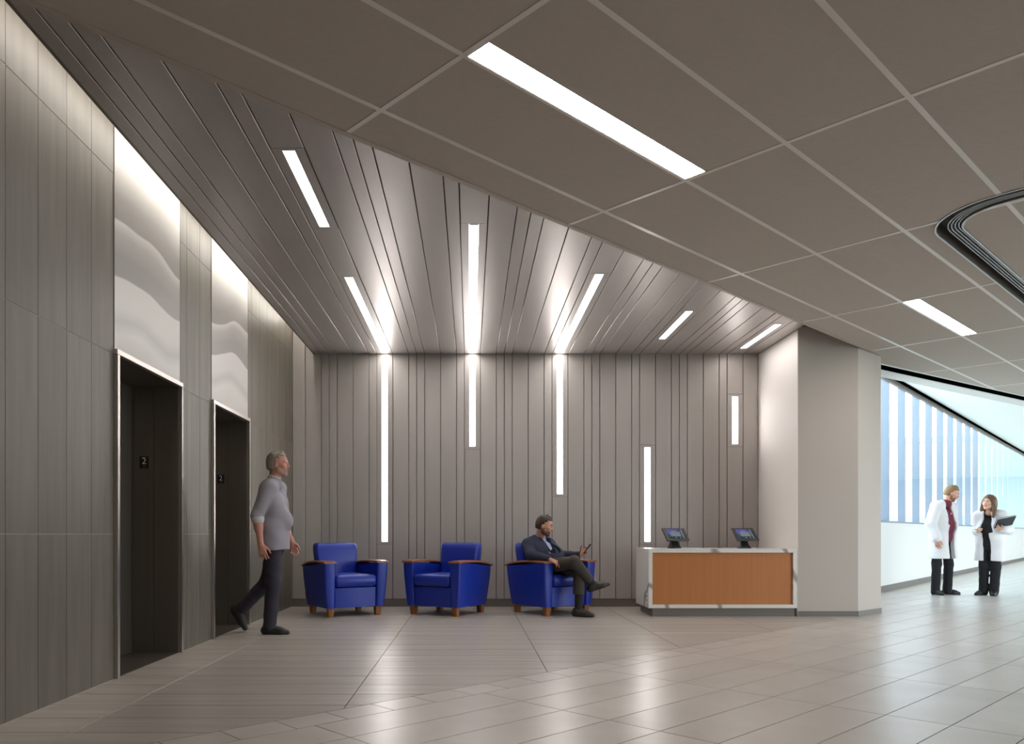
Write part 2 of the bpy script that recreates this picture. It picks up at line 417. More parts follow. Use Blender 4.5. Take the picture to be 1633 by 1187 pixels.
for k, (a, b) in WALL_LIGHT.items():
    b = min(b, ZS - ENDP - 0.0)
    line_light('strip_light', (SLOTX[k], YB, (a + b) / 2), (0, 0, 1), b - a, 0.076, 2 * UN - 2 * GAP, M['strip'], WL[k], 'linear lights in the slatted wall', (0, -1, 0))
CL = {(0, 0): 'nearest glowing strip in slatted ceiling, left and separate from the wall', (0, 1): 'glowing strip in slatted ceiling meeting the tallest wall strip',
      (1, 0): 'detached middle glowing strip in slatted ceiling, in line with short strip behind', (1, 1): 'short glowing strip in slatted ceiling joining middle wall strip',
      (2, 0): 'long glowing strip in slatted ceiling slanting to wall strip above seated man', (3, 0): 'short detached glowing strip in slatted ceiling above the reception desk',
      (4, 0): 'rightmost glowing strip in slatted ceiling beside the white pillar side'}
for k, lst in CEIL_LIGHT.items():
    for n, (a, b) in enumerate(lst):
        b = min(b, YB - ENDP)
        line_light('strip_light', (SLOTX[k], (a + b) / 2, ZS), (0, 1, 0), b - a, 0.076, 2 * UN - 2 * GAP, M['strip'], CL[(k, n)], 'linear lights in the slatted ceiling', (0, 0, -1))

# slatted ceiling
ceil2 = MB()
pp = clip([(XC + 0.01, -3), (3.95, -3), (3.95, YB + 0.03), (XC + 0.01, YB + 0.03)], -B2[0], -B2[1], -(VE + 0.012))
ceil2.prism(pp, ZS + 0.031, ZS + 0.10)
ceiling_slatted = ceil2.build('ceiling_slatted', M['dark'], kind='structure')
si = -1
for i in range(len(SK)):
    if SK[i]: si += 1
    x0, x1 = max(SX[i], XC - GAP) + GAP, SX[i + 1] - GAP
    if x1 - x0 < 0.02: continue
    cuts = CEIL_LIGHT[si] if SK[i] else []
    for a, b in cut_ranges(2.0, YB - 0.004, cuts):
        q = clip([(x0, a + 0.0015), (x1, a + 0.0015), (x1, b - 0.0015), (x0, b - 0.0015)], -B2[0], -B2[1], -(VE + 0.012))
        if area(q) > 0.002: MB().prism(q, ZS, ZS + 0.03).build('slat', M['slat_ceiling'], ceiling_slatted, bevel=0.003, seg=1)
# cove fascia, its hidden lamp and lid
tr = MB(); tr.box(XC - 0.012, XC + 0.006, -5, YB, ZS - 0.002, ZS + 0.62)
tr.build('trim_1', M['trim'], kind='structure')
tr = MB(); tr.box(XC - 0.012, XC + 0.006, -5, 3.42, Z1 - 0.002, ZS - 0.003)
tr.build('trim_2', M['trim'], kind='structure')
cv = empty('cove_light', (XC - 0.032, 3.2, ZS + 0.42))
MB().box(-0.012, 0.012, -8.0, 7.15, 0.0, 0.02).build('diffuser', M['cove'], cv)
MB().box(0.0125, 0.0175, -8.0, 7.15, -0.01, 0.03).build('housing', M['trim'], cv)
tag(cv, 'long hidden cove lamp behind the slatted ceiling edge washing the tiled wall', 'light')

# tiled ceiling on a diagonal grid
LINE_N = (math.sin(math.radians(33.8)) * -1, math.cos(math.radians(33.8)))      # normal of the straight slot edge at right
LC = LINE_N[0] * 5.25 + LINE_N[1] * 9.978
cp_a = clip(clip(clip([UV(-8, -4), UV(10.17, -4), UV(10.17, VE), UV(-8, VE)], -1, 0, -(XC + 0.007)), 0, -1, 5), 1, 0, 60)
cp_b = clip([UV(10.17, -4), UV(50, -4), UV(50, 5), UV(10.17, 5)], LINE_N[0], LINE_N[1], LC)
ceiling = MB().prism(cp_a, Z1 + 0.13, Z1 + 0.18).prism(cp_b, Z1 + 0.13, Z1 + 0.18).build('ceiling', M['ceil_tile'], kind='structure')
UL = [0.535 + 1.855 * k for k in range(-6, 27)]
VL = [3.255 - 0.629 * k for k in range(-2, 12)]
BW = 0.0145
def ring_path(off, n=8):
    """rounded rectangle loop of the slot diffuser in uv, offset inwards"""
    u0, u1, v0, v1, r = 5.885 + off, 10.6 - off, -0.35 + off, 1.868 - off, 0.50 - off
    pts = []
    for (cu_, cv_, a0) in ((u1 - r, v1 - r, 0), (u0 + r, v1 - r, 90), (u0 + r, v0 + r, 180), (u1 - r, v0 + r, 270)):
        for i in range(n + 1):
            a = math.radians(a0 + 90 * i / n); pts.append(UV(cu_ + r * math.cos(a), cv_ + r * math.sin(a)))
    return pts
def ring_solid(mb, o0, o1, z0, z1):
    A, B = ring_path(o0), ring_path(o1)
    mb.loft([[(x, y, z0) for x, y in A], [(x, y, z1) for x, y in A], [(x, y, z1) for x, y in B], [(x, y, z0) for x, y in B]], closed=True)
    return mb
cutter = ring_solid(MB(), 0.0, 0.18, Z1 - 0.05, Z1 + 0.1).build('cutter', None)
CB = [min(p[0] for p in ring_path(0)), max(p[0] for p in ring_path(0)), min(p[1] for p in ring_path(0)), max(p[1] for p in ring_path(0))]
def cut(o):
    md = o.modifiers.new('b', 'BOOLEAN'); md.object = cutter; md.operation = 'DIFFERENCE'; md.solver = 'EXACT'
    dg = bpy.context.evaluated_depsgraph_get(); me = bpy.data.meshes.new_from_object(o.evaluated_get(dg))
    o.modifiers.clear(); o.data = me
    return len(me.polygons)
def near_ring(poly):
    us = [toUV(*p) for p in poly]
    return max(u for u, v in us) > 5.88 and min(u for u, v in us) < 10.61 and max(v for u, v in us) > -0.36 and min(v for u, v in us) < 1.87
PANEL = {(2.39, 2.626): 1, (7.955, 2.626): 1}
far_c = MB(); far_b = MB()
PL = []
def ceil_piece(poly, z0, z1, name, m, far):
    for cl in ((0, poly), (1, poly)):
        q = cl[1]
        if cl[0] == 0:
            q = clip(clip(clip(q, A2[0], A2[1], 10.17), -1, 0, -(XC + 0.008)), 0, -1, 4.95); q = clip(q, B2[0], B2[1], VE - 0.031) if len(q) > 2 else q
        else:
            q = clip(q, -A2[0], -A2[1], -10.17); q = clip(q, LINE_N[0], LINE_N[1], LC - 0.004) if len(q) > 2 else q
        if area(q) < 0.0004: continue
        if in_view(q, Z1):
            o = MB().prism(q, z0, z1).build(name, m, ceiling)
            if near_ring(q) and cut(o) == 0: bpy.data.objects.remove(o)
        elif not near_ring(q): far.prism(q, z0, z1)
        else:
            o = MB().prism(q, z0, z1).build(name, m, ceiling)
            if cut(o) == 0: bpy.data.objects.remove(o)
PSTART = [2.39, 7.955]
def is_panel(u, v): return any(abs(u - p) < 0.03 for p in PSTART) and abs(v - 2.626) < 0.02
def is_fill_panel(u, v): return any(abs(u - p) < 0.03 for p in (-3.175, 2.39, 7.955)) and abs(v + 1.148) < 0.02  # unseen panels added to fill floor and ceiling with light
for i in range(len(UL) - 1):
    for j in range(len(VL) - 1):
        u0, u1, v1, v0 = UL[i], UL[i + 1], VL[j], VL[j + 1]
        vt = v1 - BW
        if is_panel(u0, v1) or is_fill_panel(u0, v1):
            vt = v1 - 0.150; PL.append((u0, v1))
        ceil_piece([UV(u0 + BW, v0 + BW), UV(u1 - BW, v0 + BW), UV(u1 - BW, vt), UV(u0 + BW, vt)], Z1, Z1 + 0.018, 'ceiling_tile', M['ceil_tile'], far_c)
for j, v in enumerate(VL):
    for i in range(len(UL) - 1):
        ceil_piece([UV(UL[i] + BW, v - BW), UV(UL[i + 1] - BW, v - BW), UV(UL[i + 1] - BW, v + BW), UV(UL[i] + BW, v + BW)] if not any(abs(UL[i] - p[0]) < .01 and abs(v - p[1]) < .01 for p in PL)
                   else [UV(UL[i] + BW, v - 0.002), UV(UL[i + 1] - BW, v - 0.002), UV(UL[i + 1] - BW, v + BW), UV(UL[i] + BW, v + BW)], Z1 - 0.002, Z1 + 0.02, 'grid_bar', M['grid'], far_b)
for u in UL:
    for j in range(len(VL) - 1):
        ceil_piece([UV(u - BW, VL[j + 1] - BW), UV(u + BW, VL[j + 1] - BW), UV(u + BW, VL[j] - BW), UV(u - BW, VL[j] - BW)], Z1 - 0.002, Z1 + 0.02, 'grid_bar', M['grid'], far_b)
far_c.build('ceiling_tile', M['ceil_tile'], ceiling, 'stuff'); far_b.build('grid_bar', M['grid'], ceiling, 'stuff')
bpy.data.objects.remove(cutter)
n_ = 0
PLAB = {0: 'large bright linear ceiling light overhead, nearest in the tiled ceiling', 1: 'small distant linear ceiling light right of the pillar top'}
for (u0, v1) in PL:
    uc, vc = u0 + 0.9275, v1 - 0.0755
    x, y = UV(uc, vc)
    lab = 'large bright linear ceiling light overhead, nearest in the tiled ceiling' if abs(u0 - 2.39) < .1 and v1 > 0 else ('smaller linear ceiling light in the tiled ceiling, right of the pillar top' if abs(u0 - 7.955) < .1 and v1 > 0 else f'added unseen fill light outside the picture, {"behind the camera" if u0 < 0 else ("right of the nearest ceiling light" if u0 < 5 else "right of the curved slot")}')
    r = empty('ceiling_light', (x, y, Z1), math.atan2(A2[1], A2[0]))
    MB().box(-0.905, 0.905, -0.068, 0.068, 0.001, 0.008).build('diffuser', M['panel'], r)
    h = MB(); h.box(-0.9085, 0.9085, -0.0725, -0.0685, -0.001, 0.03); h.box(-0.9085, 0.9085, 0.0685, 0.0725, -0.001, 0.03)
    h.box(-0.9085, -0.9055, -0.068, 0.068, -0.001, 0.03); h.box(0.9055, 0.9085, -0.068, 0.068, -0.001, 0.03); h.box(-0.9085, 0.9085, -0.072, 0.072, 0.0305, 0.04)
    h.build('housing', M['grid'], r)
    tag(r, lab, 'light', 'linear lights in the tiled ceiling' if 'outside' not in lab else 'added fill lights outside the picture')
# step between the two ceilings
u_a = toUV(XC, 0); 
def uv_strip(mb, u0, u1, v0, v1, z0, z1): mb.prism([UV(u0, v0), UV(u1, v0), UV(u1, v1), UV(u0, v1)], z0, z1); return mb
ulo = (XC + 0.008 + VE * A2[1]) / A2[0]
f = uv_strip(MB(), ulo, 9.50, VE - 0.012, VE + 0.010, Z1 + 0.004, ZS + 0.12); uv_strip(f, ulo, 10.17, VE - 0.030, VE + 0.011, Z1 - 0.004, Z1 + 0.004)
f.build('trim_3', M['trim_light'], kind='structure')

# curved slot diffuser
sd = empty('slot_diffuser', UV(8.24, 0.76) + (Z1,))
ox, oy = UV(8.24, 0.76)
def rs(name, o0, o1, z0, z1, m):
    mb = ring_solid(MB(), o0, o1, z0, z1); mb.v = [(x - ox, y - oy, z - Z1) for x, y, z in mb.v]; return mb.build(name, m, sd)
M['rim'] = mat('rim', lin(205, 208, 212), 0.3, 0.6)
M['channel'] = mat('channel', lin(96, 84, 74), 0.5)
rs('rim', 0.001, 0.012, Z1 - 0.006, Z1 + 0.03, M['rim']); rs('rim', 0.168, 0.179, Z1 - 0.006, Z1 + 0.03, M['rim'])
ch = ring_solid(MB(), 0.0125, 0.0165, Z1 + 0.0, Z1 + 0.095); ring_solid(ch, 0.1635, 0.1675, Z1 + 0.0, Z1 + 0.095)
ch.v = [(x - ox, y - oy, z - Z1) for x, y, z in ch.v]; ch.build('channel', M['channel'], sd)
rs('channel_back', 0.0165, 0.1635, Z1 + 0.088, Z1 + 0.095, M['black'])
for k in range(4): rs('vane', 0.082 + 0.022 * k, 0.087 + 0.022 * k, Z1 + 0.006, Z1 + 0.05, M['rim'])
tag(sd, 'dark curved slot diffuser looping through the tiled ceiling at right', 'vent')

# pillar / right wall
pil = [(3.842, 9.15), (4.545, 9.15), (5.022, 9.548), (5.3, 10.5), (5.05, 11.2), (4.1, 11.0), (4.1, 10.8), (3.842, 10.8)]
MB().prism(pil, 0, ROOF).build('wall_pillar', M['paint'], kind='structure')
MB().box(3.836, 3.8415, 9.152, YB - 0.001, 0.0, ZS - 0.004).build('wall_right', M['paint_lit'], kind='structure')
bb = MB().prism([(3.838, 9.142), (4.548, 9.142), (5.030, 9.544), (5.022, 9.548), (4.545, 9.15), (3.842, 9.15)], 0, 0.062)
bb.build('baseboard_pillar', M['base'], kind='structure')

# corridor window wall
def wprism(mb, s0, s1, n0, n1, z0, z1): return mb.prism([WW(s0, n0), WW(s1, n0), WW(s1, n1), WW(s0, n1)], z0, z1)
ZSILL = 1.19
wprism(MB(), -2.6, 41, 0, 0.3, -0.2, ZSILL - 0.03).build('wall_window', M['white'], kind='structure')
wprism(MB(), -2.4, 41, -0.012, 0, 0, 0.10).build('baseboard_window', M['base'], kind='structure')
def zhead(s): return 3.58 + 0.30 * s / 21.0
win = wprism(MB(), -2.4, 40.8, -0.01, 0.2, ZSILL - 0.03, ZSILL).build('window_1', M['mull'], kind='structure')
MULL = 0.155
ks = list(range(-2, 33))
for k in ks:
    s = 0.672 + 1.2225 * k
    z1 = zhead(s) + 0.30
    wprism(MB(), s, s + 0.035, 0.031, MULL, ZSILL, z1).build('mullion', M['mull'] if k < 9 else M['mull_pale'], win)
    if k > ks[0]:
        wprism(MB(), s - 1.2225 + 0.036, s - 0.001, 0.018, 0.028, ZSILL, zhead(s) + 0.018).build('pane', M['glass'], win)
# head trim
def zslab(mb, s0, s1, n0, n1, d0, d1):
    v = []
    for dz in (d0, d1):
        for (s, n) in ((s0, n0), (s1, n0), (s1, n1), (s0, n1)): x, y = WW(s, n); v.append((x, y, zhead(s) + dz))
    return mb.add(v, [(3, 2, 1, 0), (4, 5, 6, 7), (0, 1, 5, 4), (1, 2, 6, 5), (2, 3, 7, 6), (3, 0, 4, 7)])
M['head'] = mat('head', lin(120, 108, 98), 0.45)
M['slotblack'] = mat('slotblack', lin(6, 6, 7), 1.0, spec=0.0)
zslab(MB(), -2.6, 41, -0.02, 0.03, -0.02, 0.09).build('trim_4', M['head'], kind='structure')
zslab(MB(), -2.6, 41, -0.06, -0.021, 0.05, 0.085).build('trim_5', M['slotblack'], kind='structure')
# upper wall over the window head
mb = MB(); v = []
for n in (0, 0.03):
    for s in (-2.6, 41): x, y = WW(s, n); v += [(x, y, zhead(s) + 0.09), (x, y, ROOF)]
mb.add(v, [(0, 2, 3, 1), (4, 5, 7, 6), (0, 1, 5, 4), (2, 6, 7, 3), (0, 4, 6, 2), (1, 3, 7, 5)]); mb.build('wall_window_upper', M['white'], kind='structure')
# black slot and rising soffit
LD = (math.cos(math.radians(33.8)), math.sin(math.radians(33.8)))
def LL(t, n): return (5.25 + LD[0] * t + LINE_N[0] * n, 9.978 + LD[1] * t + LINE_N[1] * n)
def lprism(mb, t0, t1, n0, n1, z0, z1): return mb.prism([LL(t0, n0), LL(t1, n0), LL(t1, n1), LL(t0, n1)], z0, z1)
lprism(MB(), -0.5, 26, -0.003, 0.02, Z1 - 0.006, Z1 + 0.10).build('trim_6', M['grid'], kind='structure')
lprism(MB(), -0.5, 26, 0.021, 0.20, Z1 + 0.003, Z1 + 0.10).build('trim_7', M['slotblack'], kind='structure')
lprism(MB(), -0.5, 26, 0.201, 0.45, Z1 - 0.004, Z1 + 0.10).build('trim_8', M['white'], kind='structure')
sf = MB(); NS = 24; v = []; fcs = []
for i in range(NS + 1):
    t = -0.5 + 26.5 * i / NS; s = -2.2 + 43 * i / NS
    x0, y0 = LL(t, 0.45); x1, y1 = WW(s, -0.05)
    z0, zz1 = Z1 - 0.003, zhead(s) + 0.088
    for k in range(7):
        w = k / 6; v.append((x0 + (x1 - x0) * w, y0 + (y1 - y0) * w, z0 + (zz1 - z0) * (w ** 0.8)))
for i in range(NS):
    for k in range(6): q = i * 7 + k; fcs.append((q, q + 1, q + 8, q + 7))
nv = len(v); v2 = [(x, y, z + 0.05) for x, y, z in v]
bd = [(i * 7, (i + 1) * 7) for i in range(NS)] + [((i + 1) * 7 + 6, i * 7 + 6) for i in range(NS)] + [(k + 1, k) for k in range(6)] + [(NS * 7 + k, NS * 7 + k + 1) for k in range(6)]
sf.add(v + v2, fcs + [tuple(i + nv for i in f)[::-1] for f in fcs] + [(a, b, b + nv, a + nv) for a, b in bd])
sf.build('ceiling_soffit', M['white'], kind='structure', smooth=40)

# the rest of the shell, out of the picture
MB().prism(SHELL, ROOF, ROOF + 0.2).build('ceiling_roof', M['dark'], kind='structure')
MB().box(-2.9, 0.6, -5.3, -5.0, 0, ROOF).build('wall_near', M['paint'], kind='structure')
def rprism(mb, u0, u1, z0, z1, v0=-4.25, v1=-4.0): return mb.prism([UV(u0, v0), UV(u1, v0), UV(u1, v1), UV(u0, v1)], z0, z1)
wr = MB(); rprism(wr, -3.2, 7, 0, ROOF); rprism(wr, 7, 52, 0, 0.1); rprism(wr, 7, 52, 3.1, ROOF); rprism(wr, 52, 56, 0, ROOF)
wr.build('wall_hall_right', M['paint'], kind='structure')
w2 = rprism(MB(), 7, 52, 0.1, 0.13).build('window_2', M['mull'], kind='structure')
for k in range(19):
    rprism(MB(), 7 + 2.5 * k - 0.03, 7 + 2.5 * k + 0.03, 0.13, 3.1).build('mullion', M['mull'], w2) if 0 < k < 18 else None
    if k < 18: rprism(MB(), 7.031 + 2.5 * k, 9.469 + 2.5 * k, 0.13, 3.1, -4.12, -4.11).build('pane', M['glass'], w2)
e0, e1 = Vector(WW(41.0)), Vector(UV(55, -4)); dd = (e1 - e0).normalized(); nn = Vector((-dd.y, dd.x))
MB().prism([tuple(e0 - dd * .4), tuple(e1 + dd * .4), tuple(e1 + dd * .4 + nn * .3), tuple(e0 - dd * .4 + nn * .3)], 0, ROOF).build('wall_end', M['white'], kind='structure')
MB().box(4.1, 5.6, 10.75, 11.3, 0, ROOF).build('wall_corner', M['paint'], kind='structure')
# window portals (sampling aid for the sky through the real openings)
def portal(name, c, L, H, normal):
    l = bpy.data.lights.new(name, 'AREA'); l.shape = 'RECTANGLE'; l.size = L; l.size_y = H; l.cycles.is_portal = True
    o = bpy.data.objects.new(name, l); COL.objects.link(o); o.location = c
    z = -Vector(normal).normalized(); y = Vector((0, 0, 1)); x = y.cross(z)
    o.rotation_euler = Matrix((x, y, z)).transposed().to_euler()
x, y = WW(19, 0.32); portal('window_portal', (x, y, 2.5), 44, 2.7, (-WN.x, -WN.y, 0))
x, y = UV(29.5, -4.27); portal('window_portal', (x, y, 1.6), 45, 3.0, (B2[0], B2[1], 0))
# outdoors
g = MB().prism([(-60, 45), (-5, 14), (5, 11.4), (33, 45), (45, 34), (1, -6), (60, -60), (400, -60), (400, 400), (-60, 400)], -0.5, -0.3)
g.build('ground', M['ground'], kind='structure')
def far_building(x, y, w, d, h, rz, label):
    r = empty('far_building', (x, y, -0.3), rz)
    MB().box(-w / 2, w / 2, -d / 2, d / 2, 0, h).build('wall', M['far_wall'], r)
    MB().box(-w / 2 - .3, w / 2 + .3, -d / 2 - .3, d / 2 + .3, h + 0.001, h + 0.5).build('roof', M['far_glass'], r)
    for fl in range(int(h // 3.6)):
        for k in range(int(w // 3)):
            MB().box(-w / 2 + 0.7 + 3 * k, -w / 2 + 2.7 + 3 * k, -d / 2 - 0.06, -d / 2 - 0.001, 1.1 + fl * 3.6, 2.9 + fl * 3.6).build('window', M['far_glass'], r)
    tag(r, label, 'building')
far_building(36, 78, 26, 12, 9.5, math.radians(-18), 'pale low building beyond the corridor windows at left')
far_building(78, 116, 30, 14, 12.5, math.radians(-20), 'taller pale building beyond the corridor windows, farther right')
#@@OBJECTS
# ------------------------------------------------------------------ reception desk
def desk():
    x0, x1, y0, y1, zt = 2.088, 3.826, 9.142, 9.86, 0.793
    c = Vector(((x0 + x1) / 2, (y0 + y1) / 2, 0)); r = empty('reception_desk', c)
    def b(name, m, a, bev=0.0):
        mb = MB(); mb.box(a[0] - c.x, a[1] - c.x, a[2] - c.y, a[3] - c.y, a[4], a[5]); return mb.build(name, m, r, bevel=bev)
    t = 0.045
    b('counter_top', M['marble'], (x0, x1, y0, y1, zt - t, zt), 0.002)
    b('side_panel', M['marble'], (x0, x0 + t, y0, y1 - .02, 0.097, zt - t - 0.0005), 0.002)
    b('side_panel', M['marble'], (x1 - t, x1, y0, y1 - .02, 0.097, zt - t - 0.0005), 0.002)
    b('bottom_rail', M['marble'], (x0 + t + .0005, x1 - t - .0005, y0, y1 - .02, 0.097, 0.097 + 0.042), 0.002)
    b('front_panel', M['desk_wood'], (x0 + t + .0005, x1 - t - .0005, y0 + 0.022, y0 + 0.05, 0.1395, zt - t - 0.0005))
    b('plinth', M['base'], (x0 + 0.05, x1 - 0.02, y0 + 0.02, y1 - 0.06, 0.0, 0.0965))
    o = b('power_outlet', M['grid'], (x0 - 0.005, x0 - 0.0004, y0 + 0.045, y0 + 0.115, 0.15, 0.265), 0.001)
    for k in range(2):
        mb = MB(); z = 0.172 + 0.05 * k; mb.box(x0 - 0.0065 - c.x, x0 - 0.0045 - c.x, y0 + 0.06 - c.y, y0 + 0.1 - c.y, z, z + 0.025); mb.build('socket', M['trim'], o)
    tag(r, 'reception desk with white veined marble frame and orange-brown wood front', 'desk')
desk()
M['screen'] = emit_mat('screen', (0.10, 0.13, 0.20, 1), E_SCREEN); M['scr_blue'] = emit_mat('scr_blue', (0.16, 0.17, 0.50, 1), E_SCREEN)
M['scr_pale'] = emit_mat('scr_pale', (0.30, 0.32, 0.38, 1), E_SCREEN); M['scr_green'] = emit_mat('scr_green', (0.05, 0.09, 0.07, 1), E_SCREEN)
M['scr_white'] = emit_mat('scr_white', (0.7, 0.72, 0.72, 1), E_SCREEN)
M['tabcase'] = mat('tabcase', lin(52, 50, 52), 0.35)
def tablet(x, y, label):
    r = empty('tablet_stand', (x, y, 0.7932), math.radians(17))
    # base and neck
    mb = MB(); mb.loft([rring(0.066, 0.055, 0.01, 0.0, 0, 0.02), rring(0.066, 0.055, 0.01, 0.008, 0, 0.02), rring(0.052, 0.03, 0.008, 0.05, 0, 0.03), rring(0.044, 0.014, 0.006, 0.115, 0, 0.036)])
    st = mb.build('stand', M['black'], r, smooth=35)
    tl = math.radians(40); up = Vector((0, math.sin(tl), math.cos(tl))); rt = Vector((1, 0, 0)); nn = Vector((0, -math.cos(tl), math.sin(tl)))
    c = Vector((0, 0.0, 0.165)); W, H = 0.152, 0.098
    m2 = MB().obox(c, rt, up, nn, W, H, 0.009); m2.build('case', M['tabcase'], r, bevel=0.006, seg=2)
    s = MB().obox(c + nn * 0.0098 + rt * -0.008, rt, up, nn, 0.106, 0.076, 0.0006).build('screen', M['screen'], r)
    def patch(name, m, pts, d):
        mb = MB(); v = [c + nn * d + rt * (-0.008 + a) + up * b for a, b in pts]; v2 = [p + nn * 0.0004 for p in v]; n = len(v)
        mb.add(v + v2, [tuple(range(n))[::-1], tuple(range(n, 2 * n))] + [(i, (i + 1) % n, n + (i + 1) % n, n + i) for i in range(n)]); mb.build(name, m, s)
    patch('picture_sky', M['scr_blue'], [(-0.104, 0.0), (-0.06, 0.02), (0.05, 0.045), (0.05, 0.074), (-0.104, 0.074)], 0.0106)
    patch('picture_building', M['scr_pale'], [(-0.06, -0.035), (0.07, -0.035), (0.07, 0.035), (0.02, 0.035), (0.012, 0.05), (-0.03, 0.05), (-0.045, 0.03), (-0.075, 0.025)], 0.0112)
    patch('picture_lawn', M['scr_green'], [(-0.104, -0.074), (0.104, -0.074), (0.104, -0.04), (-0.09, -0.036)], 0.0109)
    patch('button', M['scr_white'], [(-0.014, -0.062), (-0.002, -0.062), (-0.002, -0.05), (-0.014, -0.05)], 0.0116)
    patch('button', M['scr_white'], [(0.05, -0.062), (0.058, -0.062), (0.058, -0.05), (0.05, -0.05)], 0.0116)
    patch('scroll_bar', M['scr_white'], [(0.094, -0.07), (0.099, -0.07), (0.099, 0.07), (0.094, 0.07)], 0.0116)
    cb = MB(); pts = [Vector((0.05, 0.05, 0.006)), Vector((0.10, 0.07, 0.005)), Vector((0.13, 0.15, 0.005))]
    for p, q in zip(pts, pts[1:]):
        d = q - p; cb.obox((p + q) / 2, d, Vector((-d.y, d.x, 0)), (0, 0, 1), d.length / 2, 0.0035, 0.0035)
    cb.build('cable', M['black'], r)
    tag(r, label, 'tablet', 'tablets on the reception desk')
tablet(2.475, 9.42, 'black tablet on stand on desk, the one nearer the blue armchairs')
tablet(3.315, 9.42, 'black tablet on stand on desk, the one nearer the white pillar')

# ------------------------------------------------------------------ blue armchairs
def armchair(x, y, rz, label):
    r = empty('armchair', (x, y, 0), rz)
    for s in (-1, 1):
        rings = []
        for z, ho, yf, yr in ((0.105, 0.362, -0.342, 0.325), (0.20, 0.374, -0.349, 0.34), (0.36, 0.389, -0.358, 0.362), (0.50, 0.398, -0.366, 0.378), (0.60, 0.402, -0.370, 0.384)):
            hx = (ho - 0.262) / 2; rings.append(rring(hx, (yr - yf) / 2, 0.022, z, s * (0.262 + hx), (yf + yr) / 2, 3))
        # arched top under the cap
        top = [(px_, py_, 0.628 - 0.055 * max(0, (py_ + 0.05) / 0.434) ** 2) for px_, py_, pz in rings[-1]]
        rings.append(top)
        a = MB().loft(rings).build('arm', M['blue'], r, smooth=50)
        cr = []
        for k in range(9):
            yy = -0.382 + (0.782) * k / 8; zc = 0.640 - 0.055 * max(0, (yy + 0.05) / 0.434) ** 2 - 0.006 * max(0, (-yy - 0.2) / 0.18) ** 2
            w = 0.078
            cx = s * 0.332
            cr.append([(cx - w, yy, zc - 0.010), (cx + w, yy, zc - 0.010), (cx + w, yy, zc + 0.008), (cx + w - 0.012, yy, zc + 0.013), (cx - w + 0.012, yy, zc + 0.013), (cx - w, yy, zc + 0.008)])
        MB().loft(cr).build('arm_cap', M['wood'], a, smooth=50)
    MB().loft([rring(0.2605, 0.325, 0.01, 0.106, 0, 0.0), rring(0.2605, 0.332, 0.012, 0.335, 0, 0.0)]).build('base_rail', M['blue'], r, smooth=40)
    cu = [rring(0.215, 0.250, 0.03, 0.337, 0, -0.065), rring(0.250, 0.290, 0.03, 0.356, 0, -0.065), rring(0.259, 0.302, 0.03, 0.40, 0, -0.065), rring(0.257, 0.300, 0.03, 0.455, 0, -0.065), rring(0.238, 0.28, 0.03, 0.482, 0, -0.065), rring(0.15, 0.18, 0.03, 0.493, 0, -0.065)]
    MB().loft(cu).build('seat_cushion', M['blue'], r, smooth=60)
    bk = []
    for z, yc, hy, hx in ((0.30, 0.262, 0.065, 0.255), (0.60, 0.292, 0.075, 0.262), (0.78, 0.315, 0.072, 0.275), (0.835, 0.322, 0.064, 0.272), (0.857, 0.326, 0.045, 0.252)):
        bk.append(rring(hx, hy, min(0.04, hy * 0.8), z, 0, yc, 4))
    MB().loft(bk).build('backrest', M['blue'], r, smooth=50)
    for sx in (-1, 1):
        for sy in (-1, 1):
            MB().loft([rring(0.030, 0.030, 0.006, 0.0, sx * 0.298, sy * 0.285, 2), rring(0.038, 0.038, 0.006, 0.1045, sx * 0.300, sy * 0.288, 2)]).build('leg', M['wood_leg'], r, smooth=40)
    tag(r, label, 'armchair', 'blue armchairs along the slatted wall')
armchair(-1.52, 9.46, math.radians(31.5), 'empty blue armchair nearest the lifts, turned towards the right')
armchair(-0.28, 9.54, math.radians(-31), 'empty blue armchair in the middle, turned towards the left')
armchair(0.99, 9.60, math.radians(34), 'blue armchair beside the desk with a man sitting in it')

